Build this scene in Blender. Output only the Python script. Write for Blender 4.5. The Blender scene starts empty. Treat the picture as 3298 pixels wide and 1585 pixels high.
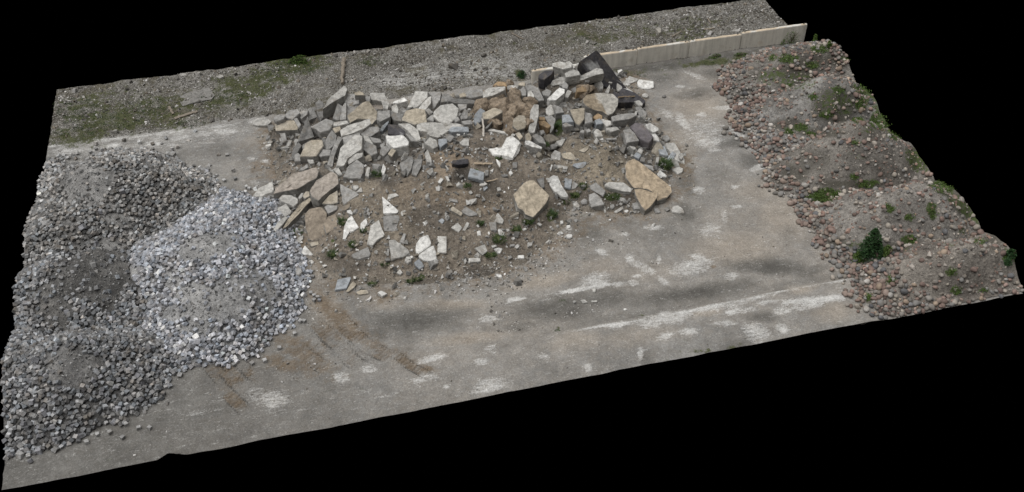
import bpy, math, random
import numpy as np
from mathutils import Matrix, Vector
random.seed(7); RNG = np.random.default_rng(11)
SC = bpy.context.scene
COL = SC.collection

# ------------------------------------------------------------------ camera geometry
CW, CH = 3298.0, 1585.0
F_PX = 3368.53
R = np.array([[0.97016497, 0.16238893, -0.18002713],
              [-0.24243798, 0.64385133, -0.72572674],
              [-0.00193928, 0.74772007, 0.66401125]])
CAM = np.array([7.92, -16.55, 20.0])
def ray(u, v):
    return R @ np.array([(u - CW/2)/F_PX, -(v - CH/2)/F_PX, -1.0])
def gz(u, v, z=0.0):
    d = ray(u, v)
    return CAM + d*((z - CAM[2])/d[2])
def project(x, y, z):
    q = np.stack([x - CAM[0], y - CAM[1], z - CAM[2]], -1) @ R
    return CW/2 + F_PX*q[..., 0]/-q[..., 2], CH/2 - F_PX*q[..., 1]/-q[..., 2]

# ------------------------------------------------------------------ noise
def _h(ix, iy, iz, seed):
    n = (ix.astype(np.int64)*374761393 + iy.astype(np.int64)*668265263 + iz.astype(np.int64)*2147483647 + seed*974634777) & 0xffffffff
    n = ((n ^ (n >> 13))*1274126177) & 0xffffffff
    n = (n ^ (n >> 16))
    return (n & 0xffff)/65535.0
def vnoise(x, y, z=None, seed=0):
    x = np.asarray(x, float); y = np.asarray(y, float)
    z = np.zeros_like(x) if z is None else np.asarray(z, float)
    ix, iy, iz = np.floor(x), np.floor(y), np.floor(z)
    fx, fy, fz = x-ix, y-iy, z-iz
    fx, fy, fz = [f*f*(3-2*f) for f in (fx, fy, fz)]
    r = 0
    for a in (0, 1):
        for b in (0, 1):
            for c in (0, 1):
                w = (fx if a else 1-fx)*(fy if b else 1-fy)*(fz if c else 1-fz)
                r = r + w*_h(ix+a, iy+b, iz+c, seed)
    return r*2-1
def fbm(x, y, z=None, seed=0, o=4, g=0.5):
    r = 0; a = 1; s = 0
    for k in range(o):
        f = 2.03**k
        r = r + a*vnoise(x*f, y*f, None if z is None else z*f, seed+k*17); s += a; a *= g
    return r/s
def sstep(a, b, x):
    t = np.clip((x-a)/(b-a), 0, 1); return t*t*(3-2*t)

# ------------------------------------------------------------------ heaps (world metres)
# (name key, cx, cy, rx, ry, height, power)
SETT_HEAPS = {
 'back':  [(2.15, 10.2, 2.35, 2.3, 1.55), (0.9, 8.6, 2.1, 2.3, 1.1), (3.0, 9.8, 1.9, 2.0, .7), (.5, 10.9, 1.5, 1.7, .5), (1.5, 9.6, 2.9, 2.9, .35)],
 'middle':[(1.0, 6.0, 2.4, 2.2, 1.2), (1.3, 5.8, 2.9, 3.2, .55)],
 'light': [(4.85, 6.2, 2.35, 2.2, 1.2), (5.2, 4.7, 2.1, 1.85, 1.1), (5.3, 7.6, 1.9, 1.9, .8), (4.6, 4.3, 1.7, 1.5, .7), (3.9, 6.6, 1.6, 1.7, .85), (5.6, 6.0, 1.7, 1.7, .75)],
 'front': [(1.45, 2.95, 2.25, 1.8, 1.35), (0.2, 3.4, 1.5, 2.0, 1.0), (2.2, 3.1, 1.7, 1.6, .6), (.2, 2.3, 1.3, 1.2, .6)],
}
STONE_HEAPS = {
 'first': [(25.5, 11.3, 2.85, 1.85, 1.35), (27.3, 10.8, 1.8, 1.8, 1.1), (24.9, 10.6, 2.3, 2.3, .32)],
 'second':[(24.8, 9.0, 2.45, 1.65, 1.6), (27.1, 8.8, 1.3, 1.8, 0.95), (24.7, 8.7, 2.5, 2.4, .32)],
 'third': [(24.5, 6.2, 2.4, 1.7, 1.6), (27.2, 6.1, 1.25, 2.1, 0.95), (24.5, 5.9, 2.35, 2.4, .32)],
 'fourth':[(24.7, 3.35, 2.4, 1.65, 1.5), (27.2, 3.4, 1.25, 2.0, 0.95), (24.6, 3.3, 2.35, 2.4, .32)],
 'fifth': [(24.9, .95, 2.5, 1.5, 1.2), (26.9, 1.4, 1.2, 1.5, 0.8), (24.6, 1.0, 2.6, 2.0, .3)],
}
def lobes(L, X, Y, seed):
    wx = X + .42*fbm(X*.8, Y*.8, seed=seed, o=4); wy = Y + .42*fbm(X*.9+9, Y*.9, seed=seed+3, o=3)
    h = np.full(np.shape(X), -0.6)
    for (cx, cy, rx, ry, H) in L:
        r = np.sqrt(((wx-cx)/rx)**2 + ((wy-cy)/ry)**2)
        v = H*(1 - (np.sqrt(r**2+.04)-.2)**1.15*1.14)
        k = .18
        m = np.maximum(h, v); d = np.abs(h-v)
        h = m + np.where(d < k, (k-d)**2/(4*k), 0)
    return h
def sett_h(key, X, Y):
    return lobes(SETT_HEAPS[key], X, Y, 31+len(key)) + .05*fbm(X*2, Y*2, seed=5)
def stone_h(key, X, Y):
    h = lobes(STONE_HEAPS[key], X, Y, 71+len(key)*3)
    h = h + .045*fbm(X*2.3, Y*2.3, seed=6)
    if key == 'fifth': h = np.where(h > 0, h*(.02+.98*sstep(-.03, 1.1, Y)), h)
    return h

RB_PX = [(862,440),(880,520),(872,610),(900,700),(985,835),(1040,880),(1100,925),(1300,925),(1420,915),(1560,905),(1700,850),(1800,760),(1880,695),(1990,690),(2075,690),(2140,620),(2180,560),(2175,480),(2100,400),(2060,330),(2050,300)]
RB_POLY = np.array([gz(u, v)[:2] for u, v in RB_PX] + [[19.3, 13.3], [9.0, 13.45], [7.2, 13.2]])
def poly_sd(P, X, Y):
    X = np.asarray(X, float); Y = np.asarray(Y, float)
    d = np.full(X.shape, 1e9); ins = np.zeros(X.shape, bool)
    n = len(P)
    for i in range(n):
        a, b = P[i], P[(i+1) % n]
        e = b-a; L2 = max(e@e, 1e-9)
        t = np.clip(((X-a[0])*e[0] + (Y-a[1])*e[1])/L2, 0, 1)
        d = np.minimum(d, np.hypot(X-a[0]-t*e[0], Y-a[1]-t*e[1]))
        c = ((a[1] > Y) != (b[1] > Y))
        with np.errstate(divide='ignore', invalid='ignore'):
            xi = (b[0]-a[0])*(Y-a[1])/(b[1]-a[1]+1e-12)+a[0]
        ins ^= c & (X < xi)
    return np.where(ins, d, -d)
def bump(X, Y, cx, cy, rx, ry):
    return np.exp(-(((X-cx)/rx)**2 + ((Y-cy)/ry)**2))
def wpt(u, v, z):
    p = gz(u, v, z); return p[0], p[1]
# local lumps of the rubble heap: pixel, assumed height, radii, amplitude
RLUMP = [(1800,250,1.0,1.4,.5,.35),(1600,360,1.2,.9,.7,.30),(1480,520,1.2,1.6,1.2,.25),(1860,430,.9,1.2,.8,.12),(1860,215,1.2,1.5,.6,.40),(1120,330,1.1,1.2,.8,.25),
         (1790,440,.8,.35,1.1,-.55),(1750,470,.8,.5,.4,-.35),(1980,520,.8,1.6,1.3,.15),(962,738,.25,.42,.42,-.6),(1820,620,.4,.6,1.0,-.25),(1500,560,1.,.25,.3,-.2)]
RLUMP = [wpt(a, b, c)+(d, e, f) for a, b, c, d, e, f in RLUMP]
def rubble_h(X, Y):
    sd = poly_sd(RB_POLY, X, Y) + .18*fbm(X*.8, Y*.8, seed=41, o=3)
    hm = 1.05 + .35*bump(X, Y, 13, 9.5, 6.5, 3.5)
    h = hm*(1-np.exp(-np.maximum(sd, 0)*.62/hm)) - .06
    h = np.where(sd < 0, -.06 + sd*.4, h)
    # shallower skirt of debris along the front
    for cx, cy, rx, ry, a in RLUMP:
        h = h + a*bump(X, Y, cx, cy, rx, ry)*sstep(-.1, .5, sd)
    h = h + .07*fbm(X*1.7, Y*1.7, seed=9, o=4)*sstep(-.2, .6, sd)
    return h
def yard_h(X, Y):
    h = .008*fbm(X*.8, Y*.8, seed=3, o=3)
    rough = sstep(13.3, 13.75, Y)
    h = h + rough*(.03 + .05*fbm(X*.9, Y*.9, seed=12, o=3) + .03*fbm(X*5, Y*5, seed=13, o=3))
    h = h - .04*sstep(1.78, 1.72, -(-Y))*0
    h = h + .045*(1-sstep(1.66, 1.74, Y + .03*fbm(X*1.3, Y*.1, seed=77, o=3)))*sstep(9.5, 13, X)*(1-sstep(21.8, 22.6, X))   # raised front apron
    # soil banked against the wall foot
    h = h + .07*np.exp(-((Y-13.3)/.34)**2)*sstep(18.6, 19.2, X)*(1+.5*fbm(X*1.5, Y*1.5, seed=15))
    # wheel ruts in the dirt by the setts
    return h
ALLH = [lambda X, Y, k=k: sett_h(k, X, Y) for k in SETT_HEAPS] + [lambda X, Y, k=k: stone_h(k, X, Y) for k in STONE_HEAPS] + [rubble_h]
def total_h(X, Y):
    h = yard_h(X, Y)
    for f in ALLH: h = np.maximum(h, f(X, Y))
    return h
# cached lookup grid for placing things
GX0, GY0, GS = -1.0, -1.0, .05
_gx = np.arange(GX0, 28.5, GS); _gy = np.arange(GY0, 18.5, GS)
_GX, _GY = np.meshgrid(_gx, _gy)
HG = total_h(_GX, _GY)
def hlook(x, y, G=None):
    G = HG if G is None else G
    fx = np.clip((np.asarray(x)-GX0)/GS, 0, G.shape[1]-1.001); fy = np.clip((np.asarray(y)-GY0)/GS, 0, G.shape[0]-1.001)
    i = fx.astype(int); j = fy.astype(int); a = fx-i; b = fy-j
    return (G[j, i]*(1-a)+G[j, i+1]*a)*(1-b) + (G[j+1, i]*(1-a)+G[j+1, i+1]*a)*b
def smoothgrid(G, n):
    for _ in range(n):
        P = np.pad(G, 1, mode='edge'); G = (P[:-2, 1:-1]+P[2:, 1:-1]+P[1:-1, :-2]+P[1:-1, 2:]+P[1:-1, 1:-1])/5
    return G
HS = smoothgrid(HG, 25)
def hit(u, v, off=0.0):
    """Where the sight line of pixel (u, v) meets the terrain."""
    d = ray(u, v)
    t = (np.linspace(3.0, -.2, 700)-CAM[2])/d[2]
    P = CAM[None]+d[None]*t[:, None]
    under = P[:, 2] <= hlook(P[:, 0], P[:, 1])+off
    k = int(np.argmax(under)) if under.any() else len(t)-1
    return P[k]
def tnormal(x, y):
    e = .15
    gx = (hlook(x+e, y, HS)-hlook(x-e, y, HS))/(2*e); gy = (hlook(x, y+e, HS)-hlook(x, y-e, HS))/(2*e)
    n = np.array([-gx, -gy, 1.0]); return n/np.linalg.norm(n)

# ------------------------------------------------------------------ object helpers
def props(o, label=None, cat=None, group=None, kind=None):
    if label: o['label'] = label
    if cat: o['category'] = cat
    if group: o['group'] = group
    if kind: o['kind'] = kind
    return o
def newmesh(name, V, Fc, mat=None, smooth=False, tint=None, attrs=None):
    """Fc: list of index tuples, or an (n,k) array"""
    me = bpy.data.meshes.new(name)
    V = np.asarray(V, np.float32)
    if isinstance(Fc, np.ndarray):
        n, k = Fc.shape
        me.vertices.add(len(V)); me.vertices.foreach_set('co', V.ravel())
        me.loops.add(n*k); me.loops.foreach_set('vertex_index', Fc.astype(np.int32).ravel())
        me.polygons.add(n); me.polygons.foreach_set('loop_start', np.arange(0, n*k, k, dtype=np.int32))
        me.update(calc_edges=True)
    else:
        me.from_pydata([tuple(map(float, p)) for p in V], [], [tuple(map(int, f)) for f in Fc]); me.update()
    if smooth: me.polygons.foreach_set('use_smooth', np.ones(len(me.polygons), bool))
    else: me.polygons.foreach_set('use_smooth', np.zeros(len(me.polygons), bool))
    if tint is not None:
        t = np.asarray(tint, np.float32)
        if t.ndim == 1: t = np.tile(t, (len(V), 1))
        a = me.attributes.new('tint', 'FLOAT_COLOR', 'POINT')
        a.data.foreach_set('color', np.hstack([t[:, :3], np.ones((len(V), 1), np.float32)]).astype(np.float32).ravel())
    for k2, arr in (attrs or {}).items():
        a = me.attributes.new(k2, 'FLOAT_COLOR', 'POINT'); a.data.foreach_set('color', arr.astype(np.float32).ravel())
    if mat: me.materials.append(mat)
    return me
def link(name, me, parent=None, loc=None):
    o = bpy.data.objects.new(name, me); COL.objects.link(o)
    if parent is not None: o.parent = parent
    if loc is not None: o.location = loc
    return o

# ------------------------------------------------------------------ materials
def nt(name):
    m = bpy.data.materials.new(name); m.use_nodes = True
    t = m.node_tree; t.nodes.clear()
    out = t.nodes.new('ShaderNodeOutputMaterial'); b = t.nodes.new('ShaderNodeBsdfPrincipled')
    b.inputs['Roughness'].default_value = .92; b.inputs['Specular IOR Level'].default_value = .18
    t.links.new(b.outputs[0], out.inputs[0])
    return m, t, b
class N:
    def __init__(s, t):
        s.t = t; s.co = t.nodes.new('ShaderNodeNewGeometry').outputs['Position']
    def L(s, a, b): s.t.links.new(a, b)
    def noise(s, scale, detail=5, rough=.6, seed=0, co=None, dist=0):
        n = s.t.nodes.new('ShaderNodeTexNoise'); n.inputs['Scale'].default_value = scale
        n.inputs['Detail'].default_value = detail; n.inputs['Roughness'].default_value = rough; n.inputs['Distortion'].default_value = dist
        m = s.t.nodes.new('ShaderNodeVectorMath'); m.operation = 'ADD'; m.inputs[1].default_value = (seed*3.7, seed*1.9, seed*5.3)
        s.L(co or s.co, m.inputs[0]); s.L(m.outputs[0], n.inputs['Vector'])
        return n.outputs[0]
    def voro(s, scale, out='Color', co=None, feature='F1'):
        n = s.t.nodes.new('ShaderNodeTexVoronoi'); n.inputs['Scale'].default_value = scale; n.feature = feature
        s.L(co or s.co, n.inputs['Vector']); return n.outputs[out]
    def math(s, op, a, b=None, c=None, clamp=False):
        n = s.t.nodes.new('ShaderNodeMath'); n.operation = op; n.use_clamp = clamp
        for i, x in enumerate((a, b, c)):
            if x is None: continue
            if isinstance(x, (int, float)): n.inputs[i].default_value = x
            else: s.L(x, n.inputs[i])
        return n.outputs[0]
    def mapr(s, x, a, b, c=0.0, d=1.0, smooth=False):
        n = s.t.nodes.new('ShaderNodeMapRange'); n.inputs[1].default_value = a; n.inputs[2].default_value = b
        n.inputs[3].default_value = c; n.inputs[4].default_value = d
        if smooth: n.interpolation_type = 'SMOOTHSTEP'
        s.L(x, n.inputs[0]); return n.outputs[0]
    def mix(s, f, a, b, mode='MIX'):
        n = s.t.nodes.new('ShaderNodeMix'); n.data_type = 'RGBA'; n.blend_type = mode
        if isinstance(f, (int, float)): n.inputs[0].default_value = f
        else: s.L(f, n.inputs[0])
        for x, i in ((a, 6), (b, 7)):
            if isinstance(x, tuple): n.inputs[i].default_value = (*x, 1)
            else: s.L(x, n.inputs[i])
        return n.outputs[2]
    def attr(s, name):
        n = s.t.nodes.new('ShaderNodeAttribute'); n.attribute_name = name
        return n
    def sep(s, c):
        n = s.t.nodes.new('ShaderNodeSeparateColor'); s.L(c, n.inputs[0]); return n.outputs
    def bump(s, h, dist, strength=1.0, prev=None):
        n = s.t.nodes.new('ShaderNodeBump'); n.inputs['Distance'].default_value = dist; n.inputs['Strength'].default_value = strength
        s.L(h, n.inputs['Height'])
        if prev: s.L(prev, n.inputs['Normal'])
        return n.outputs[0]
def stone_mat(name, lo=.62, hi=1.3, scale=9, fine=60, bumpd=.012, pit=.35, objco=True):
    m, t, b = nt(name); n = N(t)
    co = n.co
    if objco:
        tc = t.nodes.new('ShaderNodeTexCoord'); oi = t.nodes.new('ShaderNodeObjectInfo')
        ad = t.nodes.new('ShaderNodeVectorMath'); ad.operation = 'ADD'
        n.L(tc.outputs['Object'], ad.inputs[0]); n.L(oi.outputs['Location'], ad.inputs[1]); co = ad.outputs[0]
    base = n.attr('tint').outputs['Color']
    big = n.noise(scale, 6, .65, 1, co); fn = n.noise(fine, 4, .7, 2, co)
    v = n.mapr(big, .3, .7, lo, hi); w = n.mapr(fn, .3, .7, .68, 1.3)
    val = n.math('MULTIPLY', v, w)
    cmb = t.nodes.new('ShaderNodeCombineColor')
    for i in range(3): n.L(val, cmb.inputs[i])
    c = n.mix(1.0, base, cmb.outputs[0], 'MULTIPLY')
    # brownish dirt in places
    d = n.mapr(n.noise(scale*.45, 5, .6, 5, co), .52, .68, 0, .45, True)
    c = n.mix(d, c, (.17, .145, .115))
    n.L(c, b.inputs['Base Color'])
    bp = n.bump(big, bumpd*1.5, .8); bp = n.bump(fn, bumpd*.5, .9, bp); n.L(bp, b.inputs['Normal'])
    return m
M_CONC = stone_mat('broken_concrete', bumpd=.03)
M_SETT = stone_mat('granite_sett', scale=7, fine=45, bumpd=.01, objco=False)
M_FIELD = stone_mat('fieldstone', .8, 1.15, 8, 50, .01, objco=False)
M_GRIT = stone_mat('grit', .8, 1.2, 8, 30, .01, objco=False)

def soil_mat(name):
    m, t, b = nt(name); n = N(t)
    base = n.attr('tint').outputs['Color']
    big = n.noise(1.6, 6, .62, 1); mid = n.noise(9, 6, .7, 2); fn = n.noise(38, 4, .75, 3)
    val = n.math('MULTIPLY', n.math('MULTIPLY', n.mapr(big, .3, .7, .68, 1.28), n.mapr(mid, .3, .7, .55, 1.45)), n.mapr(fn, .3, .7, .58, 1.45))
    cmb = t.nodes.new('ShaderNodeCombineColor')
    for i in range(3): n.L(val, cmb.inputs[i])
    c = n.mix(1.0, base, cmb.outputs[0], 'MULTIPLY')
    # small bits of pale stone and dark crumbs
    vc = n.sep(n.voro(26)); vd = n.voro(26, 'Distance')
    pale = n.math('MULTIPLY', n.mapr(vc[0], .78, .82), n.mapr(vd, .42, .3))
    c = n.mix(n.math('MULTIPLY', pale, .6), c, (.36, .34, .31))
    dk = n.math('MULTIPLY', n.mapr(vc[1], .84, .86), n.mapr(vd, .4, .3)); c = n.mix(n.math('MULTIPLY', dk, .7), c, (.05, .045, .04))
    moss = n.attr('mask').outputs['Color']; ms = n.sep(moss)
    shd = n.mapr(n.math('ADD', ms[1], n.mapr(mid, .3, .7, -.3, .3)), .2, .9, 0, .8, True); c = n.mix(shd, c, n.mix(n.mapr(fn, .35, .65), (.045, .042, .032), (.10, .093, .075)))  # darkens mound soil: dark moss plus painted shade of slopes and valleys
    mf = n.mapr(n.math('ADD', ms[0], n.mapr(mid, .3, .7, -.45, .45)), .45, .75, 0, .85, True)
    mc = n.mix(n.mapr(fn, .35, .65), (.035, .05, .018), (.085, .12, .03))
    c = n.mix(mf, c, mc)
    n.L(c, b.inputs['Base Color'])
    bp = n.bump(mid, .06, 1.0); bp = n.bump(fn, .025, 1.0, bp); n.L(bp, b.inputs['Normal'])
    return m
M_SOIL = soil_mat('loose_soil')

def yard_mat():
    m, t, b = nt('yard_surface'); n = N(t)
    A = n.attr('pa'); B = n.attr('pb'); a = n.sep(A.outputs['Color']); bb = n.sep(B.outputs['Color'])
    white, tan, dark, grav = a[0], a[1], a[2], A.outputs['Alpha']
    moss, brown, trk, ts = bb[0], bb[1], bb[2], B.outputs['Alpha']
    big = n.noise(.7, 5, .6, 1); mid = n.noise(5, 6, .7, 2); fn = n.noise(26, 4, .8, 3); vf = n.noise(70, 3, .8, 4)
    c = n.mix(n.mapr(big, .35, .65), (.168, .163, .155), (.245, .239, .228))
    tf = n.mapr(n.math('ADD', tan, n.mapr(mid, .3, .7, -.25, .25)), .05, 1.2, 0, .85)
    c = n.mix(tf, c, (.335, .292, .242))
    df = n.mapr(n.math('ADD', dark, n.mapr(mid, .3, .7, -.16, .16)), .02, 1.0, 0, .9)
    c = n.mix(df, c, (.078, .075, .069))
    bf = n.mapr(n.math('ADD', brown, n.mapr(mid, .3, .7, -.3, .3)), .25, .95, 0, .85, True)
    c = n.mix(bf, c, (.14, .108, .076))
    # gravel strip
    vc = n.sep(n.voro(17)); vd = n.voro(17, 'Distance'); vc2 = n.sep(n.voro(38))
    g = n.mix(n.mapr(n.noise(1.1, 6, .72, 8), .38, .62), (.05, .045, .036), (.15, .144, .132))
    g = n.mix(n.math('MULTIPLY', n.mapr(vc[0], .62, .8), n.mapr(vd, .5, .25)), g, (.36, .35, .33))
    g = n.mix(n.math('MULTIPLY', n.mapr(vc2[1], .7, .85), .6), g, (.33, .32, .30))
    g = n.mix(n.math('MULTIPLY', n.mapr(vc2[0], .7, .85), .7), g, (.05, .046, .04))
    gf = n.mapr(n.math('ADD', grav, n.mapr(mid, .3, .7, -.25, .25)), .35, .65, 0, 1, True)
    c = n.mix(gf, c, g)
    br = n.mapr(n.noise(.8, 6, .7, 14, None, .5), .5, .62, 0, .85, True); c = n.mix(n.math('MULTIPLY', br, gf), c, n.mix(n.mapr(fn, .35, .65), (.045, .04, .026), (.115, .105, .075)))
    # white chalky crust
    mpn = t.nodes.new('ShaderNodeMapping'); mpn.inputs['Scale'].default_value = (.4, 1.5, 1); mpn.inputs['Rotation'].default_value = (0, 0, .12); n.L(n.co, mpn.inputs[0]); m14 = n.noise(9, 7, .78, 12, mpn.outputs[0], .8)
    wn = n.math('ADD', n.math('ADD', white, n.mapr(m14, .3, .7, -.6, .6)), n.mapr(fn, .3, .7, -.3, .3))
    wf = n.mapr(wn, .22, 1.05, 0, .8)
    c = n.mix(wf, c, (.54, .54, .53))
    mf = n.mapr(n.math('ADD', moss, n.mapr(n.noise(2.4, 7, .75, 41), .32, .68, -.5, .5)), .35, .75, 0, .9, True)
    c = n.mix(mf, c, n.mix(n.mapr(fn, .35, .65), (.028, .03, .016), (.075, .085, .03)))
    val = n.math('MULTIPLY', n.math('MULTIPLY', n.mapr(fn, .3, .7, .68, 1.32), n.mapr(vf, .3, .7, .74, 1.26)), n.mapr(n.noise(2.2, 7, .72, 21, None, .4), .3, .7, .78, 1.2))
    cmb = t.nodes.new('ShaderNodeCombineColor')
    for i in range(3): n.L(val, cmb.inputs[i])
    c = n.mix(1.0, c, cmb.outputs[0], 'MULTIPLY')
    # tiny dark pits
    pt = n.voro(7, 'Distance'); pc = n.sep(n.voro(7)); pit = n.math('MULTIPLY', n.mapr(pt, .16, .1), n.mapr(pc[2], .72, .76))
    c = n.mix(n.math('MULTIPLY', pit, .55), c, (.07, .06, .05))
    # tyre cleats: ridges across the track
    wv = n.math('SINE', n.math('ADD', n.math('MULTIPLY', ts, 2*math.pi/.125), n.math('MULTIPLY', n.mapr(n.noise(4, 3, .6, 31), .3, .7, -1, 1), 2.2)))
    wv = n.math('MULTIPLY', n.mapr(wv, -1, 1), trk)
    c = n.mix(n.math('MULTIPLY', n.math('MULTIPLY', n.mapr(wv, .0, 1.0, 0, .5), n.mapr(mid, .35, .65, .45, 1)), trk), c, (.13, .10, .07))
    n.L(c, b.inputs['Base Color'])
    bp = n.bump(mid, .02, .7); bp = n.bump(fn, .012, .9, bp); bp = n.bump(vc[1], .03, n.__class__ and 1.0, bp) if False else bp
    gh = n.math('MULTIPLY', n.mapr(vd, 0, .6, 1, 0), gf); bp = n.bump(gh, .03, .8, bp)
    bp = n.bump(n.math('MULTIPLY', wv, n.mapr(mid, .35, .62, .3, 1)), .035, .9, bp)
    n.L(bp, b.inputs['Normal'])
    return m
M_YARD = yard_mat()
def plain(name, c, var=.25, scale=20, rough=.85):
    m, t, b = nt(name); n = N(t)
    x = n.noise(scale, 5, .65, 2)
    n.L(n.mix(n.mapr(x, .3, .7), tuple(v*(1-var) for v in c), tuple(min(1, v*(1+var)) for v in c)), b.inputs['Base Color'])
    n.L(n.bump(x, .01, .7), b.inputs['Normal']); b.inputs['Roughness'].default_value = rough
    return m
M_WOOD = plain('weathered_wood', (.19, .165, .135), .4, 25)
M_LEAF = plain('shrub_leaf', (.025, .058, .02), .5, 14, .6)
M_LEAF2 = plain('weed_leaf', (.06, .098, .022), .5, 18, .6)
M_GRASS = plain('grass_blade', (.035, .058, .02), .5, 18, .6)
M_STEM = plain('woody_stem', (.09, .07, .05), .3, 30)
# ------------------------------------------------------------------ the yard and the gravel strip: one sheet
def seg_dist(U, V, pts):
    """distance to a polyline and distance along it"""
    d = np.full(np.shape(U), 1e9); s = np.zeros(np.shape(U)); acc = 0
    for (a, b) in zip(pts[:-1], pts[1:]):
        a = np.array(a); b = np.array(b); e = b-a; L = np.hypot(*e)
        t = np.clip(((U-a[0])*e[0]+(V-a[1])*e[1])/(L*L), 0, 1)
        dd = np.hypot(U-a[0]-t*e[0], V-a[1]-t*e[1])
        raw = ((U-a[0])*e[0]+(V-a[1])*e[1])/L
        m = dd < d; d = np.where(m, dd, d); s = np.where(m, acc+raw, s); acc += L
    return d, s
def ell(U, V, u, v, ru, rv, ang=0, k=1.0, soft=1.0):
    a = math.radians(ang); du = U-u; dv = V-v
    x = (du*math.cos(a)+dv*math.sin(a))/ru; y = (-du*math.sin(a)+dv*math.cos(a))/rv
    r = np.sqrt(x*x+y*y)
    return k*np.clip(1-sstep(1-.55*soft, 1+.35*soft, r), 0, 1)
WHITE = [(1530,230,220,46,-8,.55),(1340,250,180,36,-6,.5),(1575,1243,62,22,-12),(1100,1215,26,18),(1190,1188,28,12),(1390,1155,45,10,-12),(1370,1220,46,12,-12),(1545,1165,26,12),(1750,1150,18,10),(1570,1025,30,12),
 (880,1290,60,34,0,.7),(830,1270,40,18,0,.6),(1936,813,24,10,20),(2030,838,22,14,40),(2075,862,45,14,25),(2120,838,6,14),(2226,862,68,24,-10),(2260,835,40,12,20),(2134,905,22,10,40),(1994,915,28,8),(2037,910,20,8),
 (2105,733,32,6),(2013,755,14,6),(2290,745,32,18,0,.7),(2333,697,14,20,0,.7),(2372,665,18,6),(2357,890,22,12),(2100,1035,40,18,-10),(2150,1024,30,22),(2188,1017,20,24,50),(2217,1065,32,11,-10),
 (2144,1085,26,10,-15),(2062,1138,9,22),(1892,1184,12,16),(2435,1070,46,26,25),(2517,1056,24,14,30),(2517,1002,26,12),(2333,1041,42,8,5),(2411,997,26,8,-12),(2600,985,60,10,-8),(2470,975,35,6,-8),
 (1915,900,48,20,-12),(2260,420,60,50,0,.62),(2199,391,32,14,45),(2350,347,58,8,-3),(2190,278,16,5),(2261,369,18,8),(2283,458,50,22,0,.75),(2408,471,26,8,20),(2305,484,26,4,-5),
 (2439,542,25,10,-20),(2252,613,20,12),(2363,600,16,6),(2239,244,42,7,20,.8),(2305,280,22,9,20,.8),(2385,340,30,5,0),(2370,430,60,7,30,.8),(2150,370,25,9,30,.7),(2420,300,20,5,10,.5),
 (492,463,32,9),(556,467,20,6),(722,423,44,12),(807,512,12,5),(855,520,16,8),(221,488,62,13,-5,.8),(660,430,30,8),(580,445,40,8,-8,.8),(360,470,30,8),(820,590,16,10,0,.6),(790,540,20,7,0,.5),
 (1340,211,26,5,-8,.8),(620,305,45,9,-20,.25),(1830,735,12,5),(2050,890,16,6),(300,1395,60,10,-5,.35),(650,1330,70,8,-12,.5),(70,1475,40,14,0,.4),(480,1330,60,8,-10,.4),(1240,1275,30,5,-10,.6),(1440,1245,12,6),(1180,1260,24,5,-10,.5)]
DARK = [(2100,160,300,50,-8,.5),(1100,1010,60,60,45,.3),(430,1290,200,90,10,.25),(980,1250,300,50,-10,.2),(1344,1028,150,42,-3,.95),(1211,1072,45,24,0,.8),(1120,1000,60,40,0,.4),(1788,997,130,42,-8,.9),(1897,750,62,38,0,.85),(2150,740,130,45,0,.45),(2478,862,112,26,5,1),(2236,949,200,26,-8,.95),
 (1945,964,95,26,-8,.85),(2469,1022,46,14,-5,.8),(2517,949,32,9,0,.7),(2380,1109,52,20,-5,.7),(2090,1150,26,16,0,.7),(2150,249,52,14,0,.8),(2327,249,52,18,10,.9),(2239,306,62,13,-5,.8),
 (2350,449,42,17,-15,.75),(2440,462,40,24,0,.8),(2420,511,52,24,0,.8),(2400,400,30,30,40,.7),(2206,577,36,66,0,.75),(2199,690,50,34,0,.8),(2300,640,120,22,-5,.35),(221,512,95,20,0,.8),(746,484,80,36,0,.4),
 (600,500,60,25,0,.45),(2600,880,60,18,-5,.7),(2090,500,40,60,0,.5),(2130,400,30,30,0,.4),(880,470,20,40,0,.5),(930,1180,120,14,-12,.4),(1480,1200,80,30,0,.3),(420,1420,120,30,0,.25),
 (2340,560,60,30,10,.35),(2010,720,60,30,0,.5),(1680,1060,60,16,-8,.6),(560,1280,60,40,0,.25),(2540,760,30,60,20,.4),(2420,600,40,40,0,.3),(330,520,100,20,0,.6)]
TAN = [(2382,794,160,60,0,.9),(2527,697,100,80,0,.9),(2250,340,120,45,0,.9),(2200,450,80,60,0,.7),(2575,934,70,16,-8,.9),(2697,1002,70,30,-8,.9),(2285,1007,60,10,-8,.9),(1744,908,130,24,-12,1),(1455,983,130,20,0,1),
 (1522,1094,140,20,-5,.9),(1833,1099,100,30,-8,.8),(1240,960,60,30,0,.8),(2100,880,120,40,-5,.6),(2090,690,80,20,0,.7),(2430,620,90,40,0,.8),(2350,260,90,24,0,.7),(1040,880,60,40,0,.9),(1060,1000,90,60,40,.9),
 (1400,1150,180,30,-10,.5),(780,540,90,60,0,.35),(2050,1080,160,30,-8,.6),(2330,360,130,40,0,.6),(2560,590,60,60,0,.6),(2350,700,150,40,0,.5),(1950,860,90,30,0,.7),(830,450,60,20,-10,.6),(2650,800,60,60,0,.6)]
BROWN = [(905,540,40,120,0,.8),(890,640,30,60,0,.6),(1090,1010,150,40,38,.8),(960,1130,150,40,30,.7),(1200,1110,120,24,28,.6),(1060,985,90,26,40,.9),(1140,1060,90,20,38,.6),(900,1170,70,24,15,.8),(970,1180,60,24,20,.7),(860,1155,40,20,0,.7),(740,1240,40,40,0,.5),(1350,1170,90,12,25,.6),(1290,1135,60,14,25,.5),(1385,1190,18,8,0,.9),(2302,863,9,7,0,.9),(780,470,40,14,0,.4),(1530,1100,60,10,0,.5)]
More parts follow.
